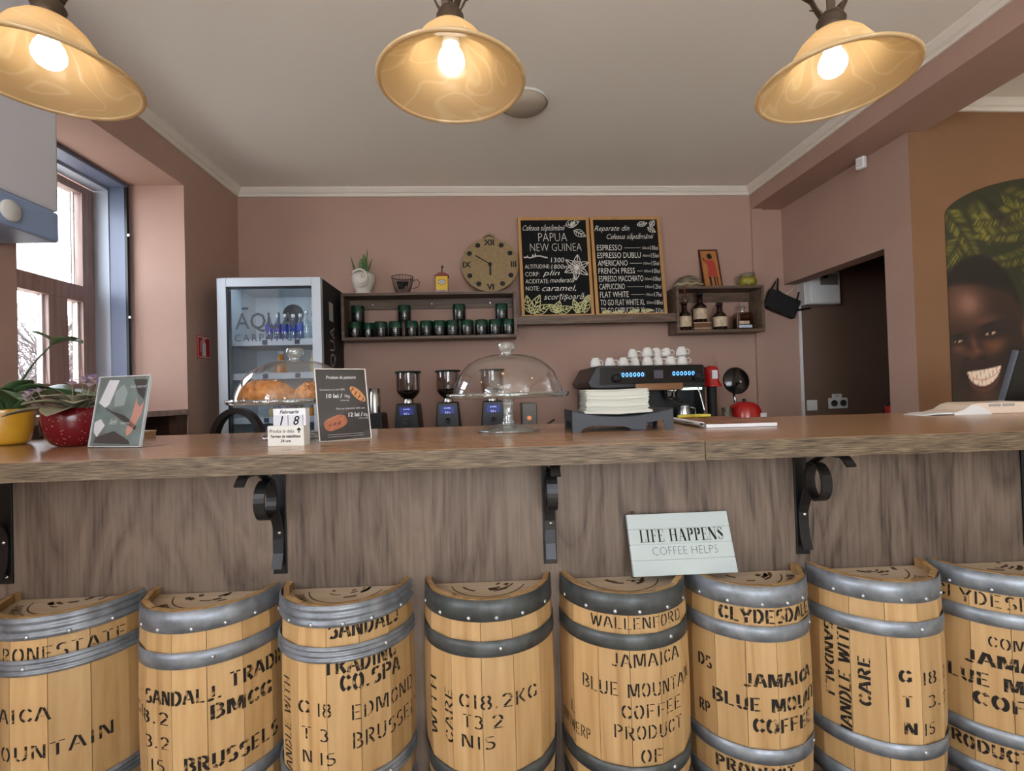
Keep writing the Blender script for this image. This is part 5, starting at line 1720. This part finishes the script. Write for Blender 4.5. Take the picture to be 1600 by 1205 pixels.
for k in range(22):
    a = 2 * PI * k / 22
    b.tube([(cr(s) * math.cos(a), cr(s) * math.sin(a), HH * s + .003) for s in [q / 7 for q in range(8)]], .0016, 5)
for s in (0, 1):
    b.tube([(cr(s) * math.cos(a), cr(s) * math.sin(a), HH * s + .003) for a in [2 * PI * q / 28 for q in range(28)]], .0026, 6, closed=True)
b.build('wire_bowl', M_iron, t)
MB().tube([(.072, 0, .10), (.105, 0, .108), (.122, 0, .085), (.112, 0, .055), (.07, 0, .04)], .0025, 6).build('wire_handle', M_iron, t)
b = MB()
for p in ((-.02, -.02, .075), (.02, 0, .078), (.0, -.03, .05), (-.02, .02, .06), (.015, -.03, .085)):
    b.lathe([(.0001, -.012), (.016, -.012), (.022, .012), (.0001, .014)], 14, p)
    break
b.build('pod', M_blackm, t)
for p in ((.022, 0, .078), (.0, -.035, .05), (-.02, .022, .06)):
    MB().lathe([(.0001, -.012), (.016, -.012), (.022, .012), (.0001, .014)], 14).build('pod', M_blackm, t, loc=p)
t = thing('coffee_mill', 'small yellow toy coffee mill with a red top and crank on the long shelf', 'coffee mill', (-.262, 3.53, zs_))
MB().box(-.043, .043, -.04, .04, 0, .122).build('mill_body', mat('mill_yellow', srgb(214, 172, 30), .4), t, bevel=.003)
MB().box(-.044, .044, -.042, .042, 0, .022).build('mill_base', M_brown, t)
MB().box(-.05, .05, -.046, .046, .122, .132).build('mill_roof', mat('mill_red', srgb(120, 44, 36), .4), t, bevel=.003)
MB().prism([(-.048, .132), (.048, .132), (.02, .15), (-.02, .15)], lambda x, z, d: (x, d, z), -.03, .03).build('mill_cap', mat('mill_red2', srgb(120, 44, 36), .4), t)
MB().tube([(0, 0, .15), (0, 0, .175), (.004, -.01, .19)], .004, 8).build('crank', M_iron, t)
MB().ball((.004, -.01, .194), .009, 10).build('crank_knob', M_iron, t)
b = MB()
b.add([(.024 * math.cos(a), -.0405, .078 + .017 * math.sin(a)) for a in [2 * PI * q / 20 for q in range(20)]], [tuple(range(20))])
b.build('mill_oval', M_paper, t)
b = MB()
strokes2d(b, [arc(0, .078, .024, .017, 0, 360, 20), arc(0, .078, .008, .008, 0, 360, 10)], lambda x, y: (x, -.0412, y), .003)
put2d(b, type2d('COFFEE', .012, 'CENTER'), lambda x, y: (x, -.0426, y), 0, .006)
b.build('mill_print', M_print, t)

# woven clock leaning on the wall
t = thing('woven_clock', 'round woven straw clock with a rope loop leaning on the wall', 'clock', (.088, 3.545, zs_ + .005))
R_ = .208
ln = (-math.radians(9), 0, 0)
M_straw = mat('woven_straw', srgb(150, 128, 92), .85, vary=.15, vscale=40)
b = MB()
pr = [(.0001, 0)]
for k in range(26):
    r0 = R_ * (k + .5) / 26
    pr += [(r0, .0035), (R_ * (k + 1) / 26, .0005)]
pr += [(R_, -.014), (.0001, -.014)]
b.lathe(pr, 64)
face = b.build('woven_face', M_straw, t, loc=(0, .0, R_), rot=(PI / 2 - math.radians(9), 0, 0))
MB().tube([(-.05, .0, 2 * R_ - .014), (-.035, .0, 2 * R_ + .028), (0, .0, 2 * R_ + .045), (.03, .0, 2 * R_ + .03), (.05, 0, 2 * R_ - .014)], .009, 8).build('rope_loop', M_straw, t, rot=ln)
for k in range(12):
    a = PI / 2 - 2 * PI * k / 12
    b = MB()
    fq = lambda x, y: (x, y, .0052)
    cx, cy = .172 * math.cos(a), .172 * math.sin(a)
    s_ = {0: 'XII', 6: 'VI', 9: 'IX', 3: 'III'}.get(k)
    if s_:
        put2d(b, type2d(s_, .06, 'CENTER', 0, .002), fq, cx, cy - .021)
    else:
        b.add([fq(cx + (.017 + .004 * (q % 2)) * math.cos(q * PI / 5), cy + (.017 + .004 * (q % 2)) * math.sin(q * PI / 5)) for q in range(10)], [tuple(range(10))])
    b.build('numeral', M_blackm, face)
for nm, (ex, ey), w in (('hour_hand', (.0, -.085), .012), ('minute_hand', (-.105, .068), .007)):
    b = MB()
    b.strap([(0, 0, .010), (ex, ey, .010)], (-ey, ex, 0), w, .002)
    b.build(nm, M_blackm, face)
MB().cyl((0, 0, .004), .014, .009, 16).build('hand_hub', M_blackm, face)

# bottles in the short shelf
zb = 1.6425
M_rum = mat('dark_rum_glass', srgb(38, 22, 14), .1, coat=.5)
M_rlab = mat('rum_label', srgb(196, 176, 146), .6, vary=.25, vscale=50)
bottle('rum_bottle', 'dark liquor bottle with a cream label at the left end of the short shelf', (1.512, 3.50, zb), .048, .215, M_rum, M_blackm, M_rlab, 'dark liquor bottles', lz=(.12, .48), neck=.42)
t = thing('bottle_riser', 'small brown wooden block raising the second liquor bottle', 'block', (1.645, 3.53, zb))
MB().box(-.07, .062, -.05, .05, 0, .062).build('block_body', mat('riser_brown', srgb(104, 66, 42), .5), t, bevel=.002)
MB().box(-.071, .063, -.051, .051, .012, .018).build('pale_stripe', M_rlab, t)
MB().box(-.071, .063, -.051, .051, .052, .058).build('pale_stripe', M_rlab, t)
bottle('rum_bottle', 'dark liquor bottle standing on the wooden block', (1.645, 3.53, zb + .0625), .050, .225, M_rum, M_blackm, M_rlab, 'dark liquor bottles', lz=(.10, .45), neck=.45)
bottle('rum_bottle', 'dark liquor bottle right of the wooden block', (1.790, 3.52, zb), .050, .205, M_rum, M_blackm, M_rlab, 'dark liquor bottles', lz=(.12, .48), neck=.42)
t = thing('square_bottle', 'square clear whisky bottle with a cork at the right of the short shelf', 'bottle', (1.965, 3.515, zb))
MB().prism([(-.062, 0), (.062, 0), (.066, .01), (.064, .115), (.052, .128), (-.052, .128), (-.064, .115), (-.066, .01)], lambda x, z, d: (x, d, z), -.034, .034).build('bottle_body', thin_glass('whisky_glass', (.5, .36, .28), base=.2), t, bevel=.008)
MB().prism([(-.052, .012), (.052, .012), (.054, .085), (-.054, .085)], lambda x, z, d: (x, d, z), -.026, .026).build('whisky', mat('whisky_liquid', srgb(66, 34, 20), .2), t, bevel=.004)
MB().box(-.048, .03, -.0362, -.0345, .04, .062).build('bottle_label', M_rlab, t)
MB().box(-.05, .05, -.0362, -.0345, .012, .032).build('lower_label', mat('steel_label', srgb(190, 200, 215), .4), t)
MB().lathe([(.016, .127), (.014, .15), (.018, .156), (.018, .165), (.0001, .165)], 18).build('neck', M_clearb, t)
MB().lathe([(.014, .165), (.022, .168), (.022, .198), (.0001, .20)], 18).build('stopper', M_brown, t)
t = thing('hanging_ornament', 'small wire ornament with a red string hanging at the left end of the short shelf', 'ornament', (1.488, 3.428, 1.86))
MB().tube([(0, 0, .10), (0, 0, .022)], .0025, 6).build('red_string', M_red, t)
MB().tube([(0, .022, .095), (0, 0, .10)], .0025, 6).build('hook', M_steel, t)
b = MB()
for k in range(3):
    a = PI * k / 3
    b.tube([(.034 * math.cos(g) * math.cos(a), .034 * math.cos(g) * math.sin(a) * .5, .026 * math.sin(g)) for g in [2 * PI * q / 20 for q in range(20)]], .002, 5, closed=True)
b.tube([(.034 * math.cos(g), .017 * math.sin(g), 0) for g in [2 * PI * q / 20 for q in range(20)]], .002, 5, closed=True)
b.build('wire_cage', M_bronze, t)
MB().ball((0, 0, -.004), .012, 12).build('bead', M_brown, t)

# on top of the short shelf
z2 = 1.9625
t = thing('sea_shell', 'patterned domed shell ornament on top of the short shelf', 'ornament', (1.558, 3.52, z2))
MB().lathe([(.0001, .095), (.03, .092), (.07, .075), (.10, .04), (.108, 0), (.0001, 0)], 32, scale=lambda a, r, z: (1, .6)).build('shell_body', mat('shell_pattern', srgb(150, 138, 112), .6, col2=srgb(56, 48, 38), vscale=24, stretch=(1, 1, 2.5)), t)
b = MB()
b.tube([(.109 * math.cos(a), .066 * math.sin(a), .02 + .004 * math.sin(9 * a)) for a in [2 * PI * q / 40 for q in range(40)]], .006, 6, closed=True)
b.build('shell_lip', mat('shell_lip', srgb(176, 160, 124), .6), t)
t = thing('small_painting', 'narrow framed painting of a figure in red leaning on the wall', 'painting', (1.765, 3.545, z2))
ln = (-math.radians(14), 0, 0)
PW, PH = .145, .325
MB().box(-PW / 2, PW / 2, 0, .014, 0, PH).build('canvas', mat('painting_ochre', srgb(170, 112, 58), .7, vary=.15, vscale=12), t, rot=ln)
b = MB()
b.box(-PW / 2, -PW / 2 + .009, -.004, .012, 0, PH).box(PW / 2 - .009, PW / 2, -.004, .012, 0, PH).box(-PW / 2, PW / 2, -.004, .012, PH - .009, PH).box(-PW / 2, PW / 2, -.004, .012, 0, .009)
b.build('painting_frame', mat('frame_maroon', srgb(70, 28, 22), .5), t, rot=ln)
for nm, col, polys in (('painted_dress', srgb(170, 62, 44), [[(-.012, .235), (.030, .238), (.042, .20), (.046, .10), (-.030, .098), (-.020, .16), (-.024, .20)], [(-.024, .20), (-.046, .235), (-.038, .245), (-.012, .235)]]),
                       ('painted_figure', srgb(38, 24, 20), [oval(.004, .268, .2, .020, .025), [(-.024, .098), (-.006, .098), (-.006, .015), (-.020, .015)], [(.014, .098), (.026, .098), (.024, .015), (.014, .015)], [(.034, .098), (.044, .098), (.044, .015), (.036, .015)], [(-.046, .235), (-.052, .255), (-.046, .258), (-.038, .245)]])):
    b = MB()
    for p in polys:
        b.add([(x, -.0006, y) for x, y in p], [tuple(range(len(p)))])
    b.build(nm, mat(nm, col, .7), t, rot=ln)
t = thing('speckled_jar', 'little yellow speckled jar at the right end of the short shelf top', 'jar', (2.020, 3.53, z2))
MB().lathe([(.0001, 0), (.045, 0), (.062, .02), (.064, .05), (.05, .075), (.0001, .075)], 28).build('jar_body', mat('jar_yellow', srgb(172, 160, 50), .5, col2=srgb(90, 88, 40), vscale=70), t)
MB().lathe([(.05, .075), (.054, .10), (.05, .104), (.046, .10), (.044, .076)], 28).build('jar_rim', mat('jar_grey', srgb(120, 108, 92), .5), t)
MB().tube([(-.05, -.01, .085), (-.072, -.01, .08), (-.066, -.01, .055)], .005, 6).build('handle', mat('jar_handle', srgb(120, 108, 92), .5), t)

# wireless router tilted on the wall
t = thing('wifi_router', 'black router with several aerials mounted askew on the wall', 'router', (2.318, 3.594, 1.845))
rz_ = math.radians(24)
rt_ = Matrix.Rotation(rz_, 4, 'Y')
MB().box(-.13, .13, -.028, .018, -.075, .075).build('router_body', M_blackm, t, rot=(0, rz_, 0), bevel=.012)
MB().box(-.03, .03, .018, .036, -.03, .03).build('wall_mount', M_black, t, rot=(0, rz_, 0))
for p0, p1 in (((-.10, 0, .07), (-.035, 0, .175)), ((-.025, 0, .10), (-.02, 0, .20)), ((-.02, 0, .10), (.05, 0, .055)), ((.12, 0, .0), (.145, 0, .09)), ((.13, 0, -.05), (.235, 0, -.035))):
    b = MB().tube([p0, tuple(p0[q] + (p1[q] - p0[q]) * .2 for q in range(3)), p1], [.008, .0075, .0055], 8)
    b.build('aerial', M_blackm, t)
MB().tube([(.03, -.0, .06), (.10, .01, .115), (.145, .02, .155)], .003, 6).build('cable', M_white, t)

# ------------------------------------------------------------------ photo mural in the arched panel
nx, nz = 190, 300
X0, X1, Z0 = 2.560, 3.94, .55
cx_, hw = (X0 + X1) / 2, (X1 - X0) / 2
xs = np.linspace(0, 1, nx)
top = 2.128 + .215 * (1 - np.abs(2 * xs - 1) ** 2.0) ** .62
Xg = X0 + (X1 - X0) * xs[None, :] + np.zeros((nz, 1))
Zg = Z0 + (top[None, :] - Z0) * np.linspace(0, 1, nz)[:, None]
# picture space of the printed photograph
s = 1478 + (Xg - 2.565) * 262
tt = 335 + (2.132 - Zg) * 285 - .03 * (s - 1478)
px, py = (s - 1460) * 3.171, (tt - 270) * 3.171


def G(x, y, sx, sy, a=0):
    u, v = px - x, py - y
    u, v = u * math.cos(a) + v * math.sin(a), -u * math.sin(a) + v * math.cos(a)
    return np.exp(-(u / sx) ** 2 - (v / sy) ** 2)


def E_(x, y, rx, ry, a=0, soft=.15):
    u, v = px - x, py - y
    u, v = u * math.cos(a) + v * math.sin(a), -u * math.sin(a) + v * math.cos(a)
    return np.clip((1 - np.sqrt((u / rx) ** 2 + (v / ry) ** 2)) / soft, 0, 1)


img = np.zeros((nz, nx, 3))


def over(m, c):
    img[:] = img * (1 - m[..., None]) + np.array(c, float) * m[..., None]


over(np.ones_like(px), (38, 42, 18))
rs = np.random.RandomState(4)
for k in range(60):                                       # palm fronds: feathered strokes off curved ribs
    pass
for (fx0, fy0, ang, L, n, bend) in ((60, 190, .9, 260, 26, .3), (200, 130, 1.3, 220, 24, -.2), (440, 160, 2.6, 260, 30, .5), (520, 250, 2.7, 330, 34, .6), (560, 330, 2.5, 300, 30, .5),
                                    (330, 90, .3, 330, 30, .4), (640, 200, 1.9, 420, 34, .4), (700, 500, 2.2, 420, 34, .5), (800, 300, 2.4, 420, 34, .5), (120, 330, 2.0, 160, 16, .3), (950, 200, 2.0, 420, 34, .4)):
    for k in range(n):
        a = ang + bend * k / n
        qx, qy = fx0 + L * k / n * math.cos(ang + bend * k / n / 2), fy0 + L * k / n * math.sin(ang + bend * k / n / 2)
        ll = 75 * (1 - .5 * k / n)
        for sg in (-1, 1):
            la = a + sg * .95
            c = np.array((128, 122, 48)) * rs.uniform(.4, 1.0)
            over(E_(qx + ll * .5 * math.cos(la), qy + ll * .5 * math.sin(la), ll * .55, 4.5, la, .5) * .8, c)
over(np.clip((110 - py + (px - 200) * -.12) / 40, 0, 1) * .6, (44, 42, 18))
over(E_(300, 190, 150, 38, .75, .6) * .75, (28, 26, 14))
head = E_(205, 800, 222, 402, 0, .05)
over(np.clip((py - 1120) / 60, 0, 1) * E_(230, 1400, 420, 330, 0, .2), (46, 34, 24))
over(head, (52, 34, 25))
over(G(60, 640, 90, 120) * head * .5, (100, 66, 50))
over(G(150, 650, 70, 75) * head * .95, (126, 94, 80))
over(G(230, 735, 70, 26, -.2) * head * .6, (104, 70, 54))
over(G(285, 855, 55, 32, -.5) * head * .9, (132, 88, 58))
over(G(250, 850, 40, 22, .3) * head * .5, (112, 74, 50))
over(G(95, 875, 26, 22) * head * .7, (112, 72, 48))
over(G(168, 850, 14, 44, -.2) * head * .7, (110, 74, 56))
over(G(155, 900, 42, 22) * head * .8, (92, 58, 44))
over(G(185, 885, 16, 12) * head * .6, (126, 84, 66))
over(G(205, 917, 16, 8) * .9, (16, 10, 8))
over(G(128, 922, 12, 7) * .8, (16, 10, 8))
over(G(345, 900, 70, 190, -.1) * head * .6, (30, 21, 16))
hair = head * np.clip((565 + .0012 * (px - 160) ** 2 - py) / 30 + np.clip((px - 345 - (py - 560) * .18) / 30, 0, 1) * np.clip((760 - py) / 60, 0, 1), 0, 1)
over(hair, (25, 18, 13))
over(E_(425, 775, 26, 60, 0, .3), (84, 54, 38))
for (ex, ey, w, h, a) in ((250, 797, 40, 15, -.22), (92, 838, 30, 10, -.12)):
    over(G(ex, ey - 4, w * 1.2, h * 1.7, a) * .85, (24, 15, 11))
    over(E_(ex, ey, w * .75, h * .62, a, .3), (166, 142, 120))
    over(E_(ex - 4, ey, h * .72, h * .72, 0, .2), (18, 12, 10))
    over(G(ex - w * .1, ey - h * 2.9, w * 1.4, h * .75, a - .1) * .8, (20, 13, 10))
over(G(112, 985, 16, 50, .35) * .6, (26, 17, 12))
over(G(318, 965, 16, 50, -.35) * .6, (26, 17, 12))
upper = 985 - .00 * px - .19 * (px - 130) + .0011 * (px - 130) * (292 - px) * .4
u_ = (px - 211) / 82
lower = upper + 88 * np.sqrt(np.clip(1 - u_ ** 2, 0, 1)) ** 1.1
over(G(212, 1000, 105, 68, -.2) * .8, (30, 18, 15))
mouth = np.clip((py - upper) / 5, 0, 1) * np.clip((lower - py) / 5, 0, 1) * (np.abs(u_) < 1)
over(mouth, (212, 182, 164))
lines_ = np.zeros_like(px)
for k in range(1, 8):
    lines_ = np.maximum(lines_, np.exp(-((px - (130 + k * 20.5) - (py - 990) * .15) / 2.2) ** 2))
lines_ = np.maximum(lines_, np.exp(-((py - (upper + (lower - upper) * .60)) / 3.0) ** 2))
over(lines_ * mouth * .6, (120, 78, 68))
over(np.exp(-((py - lower - 16) / 13) ** 2) * (np.abs(u_) < .95) * .8, (92, 56, 48))
over(np.exp(-((py - upper + 12) / 10) ** 2) * (np.abs(u_) < 1.05) * .8, (44, 26, 22))
over(G(215, 1105, 60, 30) * .6, (84, 58, 40))
lin = np.where(img / 255 <= .04045, img / 255 / 12.92, ((img / 255 + .055) / 1.055) ** 2.4)
lin = np.clip((lin * 1.75) ** 1.18, 0, .9)
me = bpy.data.meshes.new('photo_mural')
vv = [(Xg[j, i] - X0, 0, Zg[j, i] - Z0) for j in range(nz) for i in range(nx)]
ff = [(j * nx + i, j * nx + i + 1, (j + 1) * nx + i + 1, (j + 1) * nx + i) for j in range(nz - 1) for i in range(nx - 1)]
me.from_pydata(vv, [], ff)
ca = me.color_attributes.new('print', 'FLOAT_COLOR', 'POINT')
ca.data.foreach_set('color', np.concatenate([lin.reshape(-1, 3), np.ones((nx * nz, 1))], 1).ravel())
mm = mat('mural_print', (.5, .5, .5), .55)
an = mm.node_tree.nodes.new('ShaderNodeAttribute'); an.attribute_name = 'print'
mm.node_tree.links.new(an.outputs['Color'], mm.node_tree.nodes['Principled BSDF'].inputs['Base Color'])
me.materials.append(mm)
mo = bpy.data.objects.new('photo_mural', me)
COL.objects.link(mo)
mo.location = (X0, YF - .003, Z0)
md = mo.modifiers.new('solid', 'SOLIDIFY'); md.thickness = .002; md.offset = 0
tag(mo, 'arched wall mural photo of a smiling person under palm leaves', 'mural')
